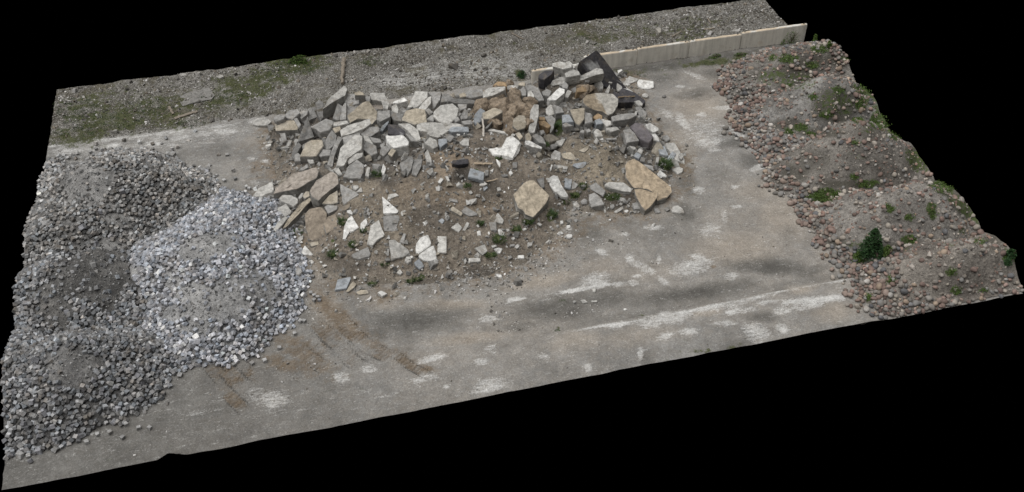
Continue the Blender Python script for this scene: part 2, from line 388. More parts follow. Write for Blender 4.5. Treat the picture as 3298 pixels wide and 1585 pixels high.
MOSS = [(350,400,220,50,-8,.75),(560,350,120,50,-8,.7),(800,270,130,40,-8,.75),(960,220,130,24,-8,.8),(420,370,260,60,-8,.62),(760,290,130,50,-8,.6),(1950,110,200,40,-8,.5),(2230,90,180,40,-8,.5),(300,330,160,36,-8,.5),(2380,1112,40,12,-5,.5),(2300,1110,10,6,0,.8),(1810,970,18,8,0,.7),(1790,1064,8,4,0,.8),(2160,1150,20,10,0,.5),(2250,1120,60,10,-8,.4),(2050,1025,50,5,-8,.5),
 (2300,200,90,14,-8,.7),(2400,195,90,18,-8,.75),(2050,235,60,10,-8,.4),(330,390,120,36,-8,.55),(240,360,80,40,0,.5),(480,350,90,40,0,.55),(700,330,90,40,-8,.6),(960,200,110,30,-8,.85),(870,240,70,24,0,.7),
 (620,400,70,20,-8,.4),(1000,225,50,20,0,.5),(1200,200,60,16,0,.4),(1650,130,70,16,0,.3),(1900,130,70,22,-8,.5),(2100,110,90,22,-8,.4),(2280,70,90,24,-8,.45),(1680,236,12,14,0,.8),(2200,160,60,16,0,.4),(1470,190,60,14,0,.25),(1060,330,60,20,0,.3),(760,260,120,14,-8,.5)]
TRACKS = [([(880,235),(1080,390),(1200,480),(1330,600),(1560,700)],.34),([(830,330),(960,470),(1080,590),(1190,710),(1270,770)],.34),([(1180,560),(1270,640),(1420,720)],.26),
 ([(640,540),(760,650),(880,740),(990,800)],.34),([(530,640),(640,760),(790,870)],.34),([(420,690),(520,760),(660,840)],.3),([(960,250),(1100,330),(1240,480)],.22),([(830,560),(950,640),(1050,700)],.3),
 ([(240,760),(330,840),(460,930)],.3),([(30,760),(120,840),(220,960)],.34),([(-170,640),(-60,760),(60,900)],.3),([(-300,560),(-220,640),(-130,760)],.3),([(60,980),(140,1060),(260,1180)],.26),([(1560,640),(1700,760),(1880,860)],.2)]
TRACKS = [([(700+x/2.752, 900+y/2.752) for x, y in p], w) for p, w in TRACKS]
def build_yard():
    sp = .045
    nx = int(26.49/sp)+1; ny = int(17.1/sp)+1
    x = np.linspace(0, 26.49, nx); y = np.linspace(0, 17.06, ny)
    X, Y = np.meshgrid(x, y)
    # uneven outer border of the surveyed ground
    w = np.exp(-(Y)/.5); Y2 = Y + w*.03*fbm(X*1.2, X*0+3, seed=88, o=4)
    U0, _ = project(X[:1], np.zeros_like(X[:1]), np.zeros_like(X[:1]))
    notch = .15*np.clip((U0-506)/35, 0, 1)*np.clip((602-U0)/58, 0, 1)
    Y2 = Y2 + np.where(Y < .001, 1, 0)*notch + np.where((Y > .001) & (Y < .25), 1, 0)*np.maximum(notch-Y, 0)
    Y2 = Y2 + np.exp(-(17.06-Y)/.4)*.07*fbm(X*2.2, X*0+7, seed=90, o=5)
    X2 = X + np.exp(-X/.3)*.04*fbm(Y*2, Y*0, seed=92, o=4) - np.exp(-(26.49-X)/.4)*.05*(1+fbm(Y*2, Y*0+5, seed=93, o=4))
    Z = yard_h(X2, Y2)
    U, V = project(X2, Y2, Z)
    nz = lambda s: fbm(X*s, Y*s, seed=int(s*10), o=4)
    Uw = U + 38*nz(.45)+12*nz(2.1); Vw = V + 20*nz(.5)+8*nz(2.3)
    def acc(L, sf=1.6):
        r = np.zeros_like(X)
        for e in L:
            u, v, ru, rv = e[:4]; ang = e[4] if len(e) > 4 else 0; k = e[5] if len(e) > 5 else 1
            r = np.maximum(r, ell(Uw if sf > 1 else U+9*nz(2.1), Vw if sf > 1 else V+5*nz(2.3), u, v, ru*(1.25 if sf > 1 else 1.1), rv*(1.3 if sf > 1 else 1.15), ang, k, sf))
        return r
    white = acc(WHITE, 1.0)*.66; dark = acc(DARK); tan = acc(TAN); brown = acc(BROWN); moss = acc(MOSS)
    def wline(px, wd, k, br):
        P = [gz(*p)[:2] for p in px]
        d, s = seg_dist(X2, Y2, P)
        gap = sstep(-.25+br, .25+br, fbm(s*.9, s*0+len(px), seed=51, o=3)*1.6+.35)
        return k*(1-sstep(wd*.2, wd*1.5, d+.05*nz(3.0)))*gap
    white = np.maximum(white, wline([(160,471),(460,438),(810,395)], .11, .62, -.15))
    white = np.maximum(white, wline([(810,395),(1100,345),(1500,293)], .2, .7, .2))
    front = [(1082,1218),(1442,1140),(1800,1072),(2158,1012),(2575,925),(2716,900)]
    P = [gz(*p)[:2] for p in front]; d, s = seg_dist(X2, Y2, P)
    yl = np.interp(X2, [p[0] for p in P], [p[1] for p in P])
    below = sstep(.0, .03, yl-Y2)                                   # crust lies on the apron side of the joint
    gapn = fbm(X2*.7, X2*0, seed=52, o=3)
    ln = (1-sstep(.06, .12+.34*sstep(-.3, .4, fbm(X2*1.1, X2*0+4, seed=58, o=4)), d))*below*(.55+.4*sstep(-.3, .3, fbm(X2*1.7, X2*0+9, seed=59, o=3)))*sstep(.12, .3, gapn+sstep(12, 17, X2)*.55)
    inx = (X2 > P[0][0]) & (X2 < P[-1][0]+.3)
    white = np.maximum(white, np.where(inx, ln, 0))
    dark = np.maximum(dark, np.where(inx, .5*np.exp(-((Y2-yl-.2)/.22)**2)*(Y2 > yl)*sstep(12, 15, X2), 0))
    white = np.maximum(white, wline([(2347,1012),(2435,988),(2711,961)], .13, .95, .0))
    white = np.maximum(white, wline([(1640,968),(1824,939),(1960,915)], .09, .95, -.1))
    white = np.maximum(white, .55*(1-sstep(.1, .9, np.abs(Y2-13.15)))*sstep(.3,.0,np.abs(X2-3.2)/6.5-.3)*.6)
    # gravel strip behind the joint
    grav = sstep(13.52, 13.85, Y2 + .12*nz(1.7))
    paleg = np.maximum(ell(Uw, Vw, 1557, 205, 80, 34), np.maximum(ell(Uw, Vw, 1340, 262, 150, 26, -6), ell(Uw, Vw, 1545, 236, 110, 26)))
    white = np.where(grav > .5, np.maximum(white, paleg*.5), white)
    # debris dust at the foot of the rubble
    sdr = poly_sd(RB_POLY, X2, Y2)
    brown = np.maximum(brown, .62*(1-sstep(.0, 1.2, -sdr+.35*nz(1.0)))*(Y2 < 13.3)*(1+.8*nz(2.0)))
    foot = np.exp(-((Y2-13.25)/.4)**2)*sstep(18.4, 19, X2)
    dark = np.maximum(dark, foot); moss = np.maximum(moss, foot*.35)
    tan = np.clip(np.maximum(tan, .28+.3*nz(.5)), 0, 1)
    tan = tan*sstep(-2, 9, X2)
    # left part of the apron is a duller grey
    dark = np.maximum(dark, .55*(1-sstep(3, 12, X2))*(1-sstep(8, 11, Y2)) + .15)
    dark = dark*(1-.6*(white > .4))
    trk = np.zeros_like(X); ts = np.zeros_like(X); sec = np.zeros_like(X)
    for px, wd in TRACKS:
        P = [gz(*p)[:2] for p in px]
        d, _ = seg_dist(X2, Y2, P); ax_ = (P[-1]-P[0])/np.linalg.norm(P[-1]-P[0]); s = (X2-P[0][0])*ax_[0]+(Y2-P[0][1])*ax_[1]
        end = np.sum([np.hypot(*(P[i+1]-P[i])) for i in range(len(P)-1)])
        m = (1-sstep(wd*.55, wd*.75, d))*sstep(-.1, .3, s)*(1-sstep(end-.4, end+.1, s))
        m = m*(.3+.7*sstep(-.45, .15, nz(1.3)))
        chev = s + .02*nz(1.2)
        ts = np.where(m > trk, chev, ts); sec = np.maximum(sec, np.minimum(trk, m)); trk = np.maximum(trk, m)
        Z = Z - .015*m*(1-sstep(0, wd*.7, d)) 
    trk = np.clip(trk-sec, 0, 1)
    brown = np.maximum(brown, .72*np.clip(trk+sec, 0, 1))
    pa = np.stack([white, tan, dark, grav], -1).reshape(-1, 4); pb = np.stack([moss, brown, trk, ts], -1).reshape(-1, 4)
    V3 = np.stack([X2, Y2, Z], -1).reshape(-1, 3)
    idx = np.arange(nx*ny).reshape(ny, nx)
    Fq = np.stack([idx[:-1, :-1], idx[:-1, 1:], idx[1:, 1:], idx[1:, :-1]], -1).reshape(-1, 4)
    me = newmesh('ground', V3, Fq, M_YARD, True, None, {'pa': pa, 'pb': pb})
    props(link('ground', me), kind='structure')
build_yard()

# ------------------------------------------------------------------ heaps of soil / grit
MOSS_SHADE = [(2690,345,95,60,0,.95),(2560,232,90,30,0,.8),(2530,400,80,20,0,.8),(2640,428,120,16,0,.8),(2560,560,60,34,10,.7),(2740,592,140,16,0,.8),(2850,795,110,20,0,.8),(2680,780,80,24,0,.7),(2960,510,50,44,40,.9),(3110,665,70,40,40,1),(2600,200,70,20,-8,.8),(2620,520,90,50,0,.5),(2700,190,50,34,0,.8),(2780,300,60,30,20,.7),(2440,240,60,20,0,.6),(2800,430,60,30,20,.6),(2780,880,60,40,0,.5),(3020,600,60,24,30,.6),(3200,780,50,40,30,.6),(2500,470,60,40,0,.5)]  # dark moss, and shade of valleys and near slopes painted into the soil
def heap_mesh(name, hf, box, sp, tintf, maskf=None, zmod=None):
    x0, x1, y0, y1 = box
    x = np.arange(x0, x1+sp*.5, sp); y = np.arange(y0, y1+sp*.5, sp)
    x[-1] = min(x[-1], x1); X, Y = np.meshgrid(x, y)
    Z = hf(X, Y)
    if zmod is not None: Z = zmod(X, Y, Z)
    keep = Z > yard_h(X, Y)-.12
    idx = np.arange(X.size).reshape(X.shape)
    Fq = np.stack([idx[:-1, :-1], idx[:-1, 1:], idx[1:, 1:], idx[1:, :-1]], -1).reshape(-1, 4)
    k = keep.ravel()[Fq].any(1); Fq = Fq[k]
    used = np.unique(Fq); mp = np.zeros(X.size, int); mp[used] = np.arange(len(used))
    V = np.stack([X, Y, Z], -1).reshape(-1, 3)[used]
    Fq = mp[Fq]
    T = tintf(V[:, 0], V[:, 1], V[:, 2])
    mk = np.zeros((len(V), 4)); mk[:, 3] = 1
    if maskf is not None: mk[:, 0] = maskf(V[:, 0], V[:, 1], V[:, 2])
    if name == 'earth_mound': mk[:, 1] = pxmask(MOSS_SHADE, V[:, 0], V[:, 1], V[:, 2])
    # close the sheet with a skirt down to below the ground so the heap is a body
    me = newmesh(name, V, Fq, M_SOIL, True, T, {'mask': mk})
    return me
def pxmask(L, X, Y, Z):
    U, V = project(X, Y, Z); U = U+10*fbm(X*2, Y*2, seed=61, o=3); V = V+8*fbm(X*2, Y*2, seed=62, o=3)
    r = np.zeros_like(X)
    for e in L:
        ang = e[4] if len(e) > 4 else 0; k = e[5] if len(e) > 5 else 1
        r = np.maximum(r, ell(U, V, e[0], e[1], e[2], e[3], ang, k))
    return r
SAND_L = [(300,600,50,70,20,.8),(668,793,110,50,-15,.9),(803,909,80,40,0,1),(697,987,110,50,0,1),(560,900,50,40,0,.5),(252,571,60,90,20,1),(300,880,140,100,0,1),(174,967,60,80,0,.8),(232,1180,90,70,0,.95),(640,1060,60,24,0,.6),(640,950,90,40,0,.9),(740,930,60,36,0,.8),(850,945,50,30,0,1),(690,1000,90,36,0,1),(640,790,50,28,0,.7),(560,1010,50,30,0,.8),(300,900,110,60,0,1),(360,800,70,40,0,.7),(270,590,60,40,0,1),(330,560,70,30,0,.8),(370,700,50,20,0,.8),(210,720,40,30,0,.4),(250,1180,90,50,0,.8),(300,1160,60,30,0,.5),(200,1060,40,50,0,.5),(150,960,50,70,0,.5),(330,940,70,50,0,.9)]
def sand_mask(X, Y, Z): return pxmask(SAND_L, X, Y, Z)
def mk_tint(c1, c2, seed, s=1.2):
    def f(X, Y, Z):
        t = sstep(-.35, .35, fbm(X*s, Y*s, seed=seed, o=4))[:, None]
        return np.array(c1)*(1-t)+np.array(c2)*t
    return f
SL = {'back': ('dusty dark grit mound under the setts nearest the gravel strip', (.19,.188,.184), (.27,.266,.26)),
      'middle': ('low dark bare grit mound between the two dark sett piles', (.105,.103,.10), (.155,.151,.145)),
      'light': ('sandy topped grit mound under the light bluish grey setts', (.23,.232,.235), (.32,.318,.315)),
      'front': ('dark grit mound under the sett pile in the front corner', (.145,.143,.142), (.205,.202,.198))}
for k, (lab, c1, c2) in SL.items():
    bx = SETT_HEAPS[k]
    box = (max(0, min(b[0]-b[2]*1.15 for b in bx)), max(b[0]+b[2]*1.15 for b in bx), max(0, min(b[1]-b[3]*1.15 for b in bx)), min(13.4, max(b[1]+b[3]*1.15 for b in bx)))
    o = link('grit_heap', heap_mesh('grit_heap', lambda X, Y, k=k: sett_h(k, X, Y)-.05+.05*np.clip(sand_mask(X, Y, np.maximum(sett_h(k, X, Y), 0)), 0, 1)+.025*fbm(X*6, Y*6, seed=14), box, .05, mk_tint(c1, c2, 20)))
    props(o, lab, 'heap', 'grit mounds under the setts')
GREEN_R = [(2690,330,90,50,10,.6),(2560,260,90,40,0,.6),(2760,500,60,20,0,.4),(2960,520,60,40,40,.75),(3120,680,70,30,40,.7),(2820,330,60,30,40,.7),(2880,800,80,20,0,.45),(2660,630,55,26,-10,1),(2640,640,50,18,0,.9),(2793,594,45,14,-8,.8),(2751,570,16,10,0,1),(2864,672,18,16,40,1),(2929,702,14,12,0,1),(3002,680,14,34,-20,.9),(2927,772,28,16,0,1),(3064,877,18,12,0,.9),(3078,937,16,14,0,.9),
 (3247,825,26,20,0,.9),(3158,781,26,10,10,.8),(3104,745,16,16,0,.7),(2798,959,12,14,0,.9),(2869,903,14,14,0,.8),(3167,934,10,8,0,.9),(3000,600,24,12,30,.7),(2540,190,40,16,-8,.9),(2640,160,34,16,0,.9),(2616,210,26,12,0,.9),
 (2487,187,14,10,0,.9),(2480,245,60,30,-10,.6),(2539,276,14,7,0,.8),(2701,292,26,14,0,.8),(2616,312,20,12,0,.8),(2660,373,24,14,0,1),(2761,389,24,12,0,1),(2780,285,40,20,20,1),(2775,335,24,22,0,1),(2835,390,40,34,20,1),(2885,430,34,24,30,1),
 (2580,413,26,14,-10,1),(2539,425,20,10,0,.9),(2612,433,18,8,0,.8),(2753,462,14,7,0,.8),(2458,349,14,8,0,.6),(2717,195,16,10,0,.8),(2950,490,30,20,30,.6),(3040,600,40,30,40,.9),(3080,650,40,24,40,.7),(2800,420,30,16,0,.6),(2690,340,80,40,0,.55),(3060,790,30,10,0,.5),(2760,790,50,24,0,.5),(2980,640,20,8,0,.4)]
TR = {'first': 'mound against the wall', 'second': 'second mound from the wall', 'third': 'middle mound of the right row', 'fourth': 'second mound from the front', 'fifth': 'frontmost mound of the right row'}
TCOL = {'first': ((.10,.093,.084),(.17,.16,.146)), 'second': ((.15,.144,.135),(.27,.262,.25)), 'third': ((.13,.12,.107),(.21,.196,.178)), 'fourth': ((.145,.134,.121),(.225,.211,.194)), 'fifth': ((.135,.12,.106),(.215,.196,.174))}
for k in STONE_HEAPS:
    bx = STONE_HEAPS[k]
    box = (min(b[0]-b[2]*1.15 for b in bx), 26.5, max(.06, min(b[1]-b[3]*1.2 for b in bx)), min(13.4, max(b[1]+b[3]*1.15 for b in bx)))
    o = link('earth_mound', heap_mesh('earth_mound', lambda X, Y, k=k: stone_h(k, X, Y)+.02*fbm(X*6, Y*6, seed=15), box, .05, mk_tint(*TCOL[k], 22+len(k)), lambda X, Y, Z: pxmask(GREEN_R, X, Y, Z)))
    props(o, 'grey brown earth of the ' + {'first':'farthest mound, piled against the concrete wall','second':'second mound from the concrete wall','third':'middle one of the five fieldstone mounds','fourth':'fieldstone mound behind the frontmost one','fifth':'frontmost fieldstone mound at the corner of the site'}[k], 'earth mound', 'earth mounds with fieldstones')

# ------------------------------------------------------------------ generic stones
def rot_rand(rng, n):
    q = rng.normal(size=(n, 4)); q /= np.linalg.norm(q, axis=1)[:, None]
    w, x, y, z = q.T
    return np.stack([np.stack([1-2*(y*y+z*z), 2*(x*y-z*w), 2*(x*z+y*w)], -1), np.stack([2*(x*y+z*w), 1-2*(x*x+z*z), 2*(y*z-x*w)], -1), np.stack([2*(x*z-y*w), 2*(y*z+x*w), 1-2*(x*x+y*y)], -1)], 1)
def bevel_cube(b=.13):
    """24-vertex bevelled cube, half size 1"""
    import itertools
    V = []; ids = {}
    for s in itertools.product((-1, 1), repeat=3):
        for ax in range(3):
            v = [c*(1-b) for c in s]; v[ax] = s[ax]; ids[(s, ax)] = len(V); V.append(v)
    Fs = []
    V = np.array(V, float)
    def add(f):
        p = V[list(f)]; nrm = np.cross(p[1]-p[0], p[2]-p[0])
        if nrm @ p.mean(0) < 0: f = f[::-1]
        Fs.append(tuple(f))
    for ax in range(3):
        o = [a for a in range(3) if a != ax]
        for s in (-1, 1):
            c = []
            for (p, q) in ((-1, -1), (1, -1), (1, 1), (-1, 1)):
                k = [0]*3; k[ax] = s; k[o[0]] = p; k[o[1]] = q; c.append(ids[(tuple(k), ax)])
            add(tuple(c))
    for ax in range(3):      # edges along ax
        o = [a for a in range(3) if a != ax]
        for p in (-1, 1):
            for q in (-1, 1):
                k1 = [0]*3; k1[ax] = -1; k1[o[0]] = p; k1[o[1]] = q; k2 = list(k1); k2[ax] = 1
                k1, k2 = tuple(k1), tuple(k2)
                add((ids[(k1, o[0])], ids[(k2, o[0])], ids[(k2, o[1])], ids[(k1, o[1])]))
    for s in itertools.product((-1, 1), repeat=3):
        add((ids[(s, 0)], ids[(s, 1)], ids[(s, 2)]))
    T = []
    for f in Fs:
        T.append(f[:3])
        if len(f) == 4: T.append((f[0], f[2], f[3]))
    return V, np.array(T)
BC_V, BC_T = bevel_cube()
def sett_shapes(n, rng):
    out = []
    for _ in range(n):
        v = BC_V.copy()*np.array([1, rng.uniform(.82, 1.12), rng.uniform(.75, 1.05)])
        v = v + np.sign(BC_V)*rng.normal(size=(1, 3))*.0
        for s in range(8):
            m = (np.sign(BC_V[:, 0]) > 0) == bool(s & 1); m &= (np.sign(BC_V[:, 1]) > 0) == bool(s & 2); m &= (np.sign(BC_V[:, 2]) > 0) == bool(s & 4)
            v[m] += rng.normal(size=3)*.09
        out.append(v)
    return out
def ico():
    import bmesh
    bm = bmesh.new(); bmesh.ops.create_icosphere(bm, subdivisions=2, radius=1)
    V = np.array([v.co[:] for v in bm.verts]); T = np.array([[v.index for v in f.verts] for f in bm.faces]); bm.free()
    return V, T
IC_V, IC_T = ico()
def pebble_shapes(n, rng, ang=.0):
    out = []
    for i in range(n):
        s = np.array([1, rng.uniform(.72, .95), rng.uniform(.55, .8)])
        v = IC_V*(1+.22*fbm(IC_V[:, 0]*1.1+i*7, IC_V[:, 1]*1.1, IC_V[:, 2]*1.1, seed=i, o=2))[:, None]
        if ang:
            # flatten against a few random planes: an angular lump
            for _ in range(7):
                d = rng.normal(size=3); d /= np.linalg.norm(d); h = rng.uniform(.45, .8) if ang >= 1 else rng.uniform(.62, .9)
                k = v @ d; v = v - np.maximum(k-h, 0)[:, None]*d
        out.append(v*s)
    return out
def batch(pos, shapes, T, size, rots, tints, rng):
    n = len(pos); which = rng.integers(0, len(shapes), n); S = np.stack(shapes)
    v = S[which]*size[:, None, None]
    v = np.einsum('nij,nkj->nki', rots, v) + pos[:, None, :]
    k = v.shape[1]
    F = (T[None]+(np.arange(n)*k)[:, None, None]).reshape(-1, 3)
    return v.reshape(-1, 3), F, np.repeat(tints, k, axis=0)
def to_m4(Rm, p, s):
    M = Matrix.Identity(4)
    for i in range(3):
        for j in range(3): M[i][j] = Rm[i][j]*s
        M[i][3] = p[i]
    return M
def cam_dist(P): return np.linalg.norm(P-CAM[None], axis=1)
def visible(P, slack=.12):
    """rough sight test against the height field"""
    ok = np.ones(len(P), bool)
    for t in np.linspace(.004, .16, 30):
        Q = P + (CAM[None]-P)*t
        ok &= Q[:, 2] > hlook(Q[:, 0], Q[:, 1])-slack*(t < .02)
    return ok

# ------------------------------------------------------------------ setts
def jgrid(x0, x1, y0, y1, s, rng):
    X, Y = np.meshgrid(np.arange(x0, x1, s), np.arange(y0, y1, s*.87))
    X = X + (np.arange(X.shape[0]) % 2)[:, None]*s*.5
    return (X + rng.uniform(-.33, .33, X.shape)*s).ravel(), (Y + rng.uniform(-.33, .33, X.shape)*s).ravel()
def make_setts():
    rng = np.random.default_rng(5)
    X, Y = jgrid(.04, 8.4, .4, 13.4, .102, rng)
    hs = {k: sett_h(k, X, Y) for k in SETT_HEAPS}
    keys = list(hs); A = np.stack([hs[k] for k in keys]); w = A.argmax(0); h = A.max(0)
    yh = yard_h(X, Y)
    top = h-yh
    m = top > -.02+rng.uniform(-.05, .03, len(X))
    # stragglers a little beyond the foot of a pile
    strag = (top <= -.02) & (top > -.3) & (rng.random(len(X)) < .09*np.exp(-(-top-.02)/.1))
    m = m | strag
    X, Y, h, w, yh, top = X[m], Y[m], h[m], w[m], yh[m], top[m]
    z = np.maximum(h, yh+.02)
    sand = sand_mask(X, Y, z)
    bury = sand + rng.normal(size=len(X))*.22
    keep = (bury < .42) | (rng.random(len(X)) < .10)
    keep &= rng.random(len(X)) < .97
    keep &= ~((rubble_h(X, Y) > h+.05))
    X, Y, z, w, sand = X[keep], Y[keep], z[keep], w[keep], sand[keep]
    n = len(X)
    size = rng.uniform(.040, .056, n)*np.where(rng.random(n) < .03, 1.4, 1)
    z = z + rng.uniform(-.02, .045, n) - np.clip(sand, 0, 1)*.015
    P = np.stack([X, Y, z], -1)
    rots = rot_rand(rng, n)
    base = np.where((w == 2)[:, None], np.array([[.325, .335, .36]]), np.where((w == 0)[:, None], np.array([[.225, .222, .218]]), np.array([[.205, .208, .214]])))  # tone per pile; gloom of the outer piles is put into their stone colour
    lum = np.exp(rng.normal(size=n)*.36); warm = rng.normal(size=n)*.03
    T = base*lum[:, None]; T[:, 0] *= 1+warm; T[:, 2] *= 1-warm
    # crest of the back pile: its lit top is put into the sett colour
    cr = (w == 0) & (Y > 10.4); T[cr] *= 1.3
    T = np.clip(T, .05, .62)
    shapes = sett_shapes(12, rng)
    return P, rots, size, T, w, shapes
SP, SR, SS, STt, SW, SSH = make_setts()
NAMEK = ['back', 'middle', 'light', 'front']
LOOSE = [(292,490),(310,480),(183,520),(160,517),(204,533),(262,524),(458,478),(487,484),(502,489),(542,495),(614,543),(722,581),(758,576),(1001,943),(1012,951),(1023,957),(1012,967),(967,1034),(979,1034),(900,1120),(812,1170),(853,1162),(754,1174),(949,1074),(534,1246),(503,1274),(447,1378),(482,1378),(395,1409),(378,1359),(406,1366),(354,1392),(314,1399),(279,1423),(92,1468),(1007,891),(982,900),(793,602),(803,607),(872,658),(557,503)]
sett_vars = {}
def sett_mesh(shape_i, tint):
    q = tuple(np.round(np.log(np.maximum(tint, .05))/.22).astype(int)[:1]) + (int(tint[2] > tint[0]*1.05),)
    key = (shape_i, q)
    if key not in sett_vars:
        c = np.exp(np.array(q[0])*.22)*np.array([1, 1.01, 1.08] if q[1] else [1, .995, .985])
        sett_vars[key] = newmesh('granite_sett', SSH[shape_i], BC_T, M_SETT, False, c)
    return sett_vars[key]
def sett_labels():
    ds = cam_dist(SP)/(SS/.048)
    vis = visible(SP)
    order = np.argsort(np.where(vis, ds, 1e9)); n_ind = 300-len(LOOSE)
    pick = order[:n_ind]
    rest = np.ones(len(SP), bool); rest[pick] = False
    rng = np.random.default_rng(3)
    lab = {0: 'dark grey granite sett in the pile nearest the gravel strip', 1: 'dark granite sett on the low bare grit mound',
           2: 'light bluish grey granite sett low on the front slope of the light pile', 3: 'dark grey granite sett in the dark pile at the front corner of the yard'}
    for i in pick:
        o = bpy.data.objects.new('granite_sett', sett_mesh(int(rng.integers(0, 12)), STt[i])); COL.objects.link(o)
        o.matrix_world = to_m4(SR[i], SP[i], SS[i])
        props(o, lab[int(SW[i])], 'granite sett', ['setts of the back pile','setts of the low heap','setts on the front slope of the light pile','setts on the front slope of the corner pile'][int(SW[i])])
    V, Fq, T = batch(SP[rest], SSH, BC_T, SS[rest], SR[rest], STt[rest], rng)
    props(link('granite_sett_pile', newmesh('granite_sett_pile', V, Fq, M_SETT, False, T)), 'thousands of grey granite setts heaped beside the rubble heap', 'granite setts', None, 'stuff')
    # setts lying loose on the yard
    rot = rot_rand(rng, len(LOOSE))
    for (u, v), r in zip(LOOSE, rot):
        p = gz(u, v, .04); s = .05 if (u, v) != (557, 503) else .1
        a = rng.uniform(0, 6.28); rz = np.array([[math.cos(a), -math.sin(a), 0], [math.sin(a), math.cos(a), 0], [0, 0, 1]])
        zz = float(yard_h(np.array(p[0]), np.array(p[1])))
        if hlook(p[0], p[1]) > .1: zz = float(hlook(p[0], p[1]))
        lum = rng.uniform(.2, .36)
        o = bpy.data.objects.new('granite_sett', sett_mesh(int(rng.integers(0, 12)), np.array([lum, lum, lum*1.05]))); COL.objects.link(o)
        o.matrix_world = to_m4(rz, (p[0], p[1], zz+s*.86), s)
        LOOSE_OBJ.append((o, u, v, 'pale grey' if lum > .27 else 'dark grey', 'granite sett', 'setts lying loose on the yard', 'loose'))
LOOSE_OBJ = []
sett_labels()

# ------------------------------------------------------------------ fieldstones
def make_field():
    rng = np.random.default_rng(8)
    X, Y = jgrid(21.4, 26.5, .05, 13.3, .125, rng)
    keys = list(STONE_HEAPS); A = np.stack([stone_h(k, X, Y) for k in keys]); w = A.argmax(0); h = A.max(0); srt = np.sort(A, 0)
    valley = np.exp(-np.maximum(srt[-1]-srt[-2], 0)/.14)                     # where two mounds meet
    yh = yard_h(X, Y); top = h-yh
    m = top > -.03+rng.uniform(-.06, .03, len(X)); X, Y, h, w, top, valley, yh = [a[m] for a in (X, Y, h, w, top, valley, yh)]
    low = 1-sstep(.12, .42, top)
    left = 1-sstep(22.8, 24.4, X)
    right = sstep(25.6, 26.3, X)*sstep(.2, .6, fbm(X*.8, Y*.8, seed=33)+.4)
    p = np.clip(.96*low*left + .75*valley*left + .5*valley + .45*right + .19 + .2*(w == 0) + .08*sstep(-.1, .4, fbm(X*.9, Y*.9, seed=35)), 0, .96)
    p = np.where((w == 4) & (X < 23.7), np.maximum(p, .8*(1-sstep(23.0, 23.9, X))), p)
    g = pxmask(GREEN_R, X, Y, h); p = p*(1-.6*np.clip(g, 0, 1))
    k = rng.random(len(X)) < p
    X, Y, h, w, p, yh = [a[k] for a in (X, Y, h, w, p, yh)]
    n = len(X); size = np.minimum(rng.lognormal(0, .28, n)*.074, .118)
    z = np.maximum(h, yh)+size*np.where(p > .5, .45, rng.uniform(-.2, .35, n))
    P = np.stack([X, Y, z], -1)
    pal = np.array([[.20,.145,.125],[.235,.185,.16],[.165,.12,.105],[.215,.198,.18],[.175,.17,.163],[.29,.262,.228],[.115,.116,.12],[.26,.205,.16],[.36,.345,.325],[.145,.11,.1],[.2,.188,.172]])
    ci = rng.choice(len(pal), n, p=np.array([.17,.15,.12,.12,.12,.08,.06,.06,.04,.04,.04]))
    T = pal[ci]*np.exp(rng.normal(size=n)*.25)[:, None]*.95
    # stones lie on their flat side more often than not
    rots = []
    for i in range(n):
        a = rng.uniform(0, 6.28); t = rng.normal()*.45; b = rng.uniform(0, 6.28)
        ax = Vector((math.cos(b), math.sin(b), 0)); rots.append(np.array((Matrix.Rotation(t, 3, ax) @ Matrix.Rotation(a, 3, 'Z'))))
    return P, np.array(rots), size, T, w, ci, pebble_shapes(14, rng, .5)
FP, FR, FS_, FT, FW, FC, FSH = make_field()
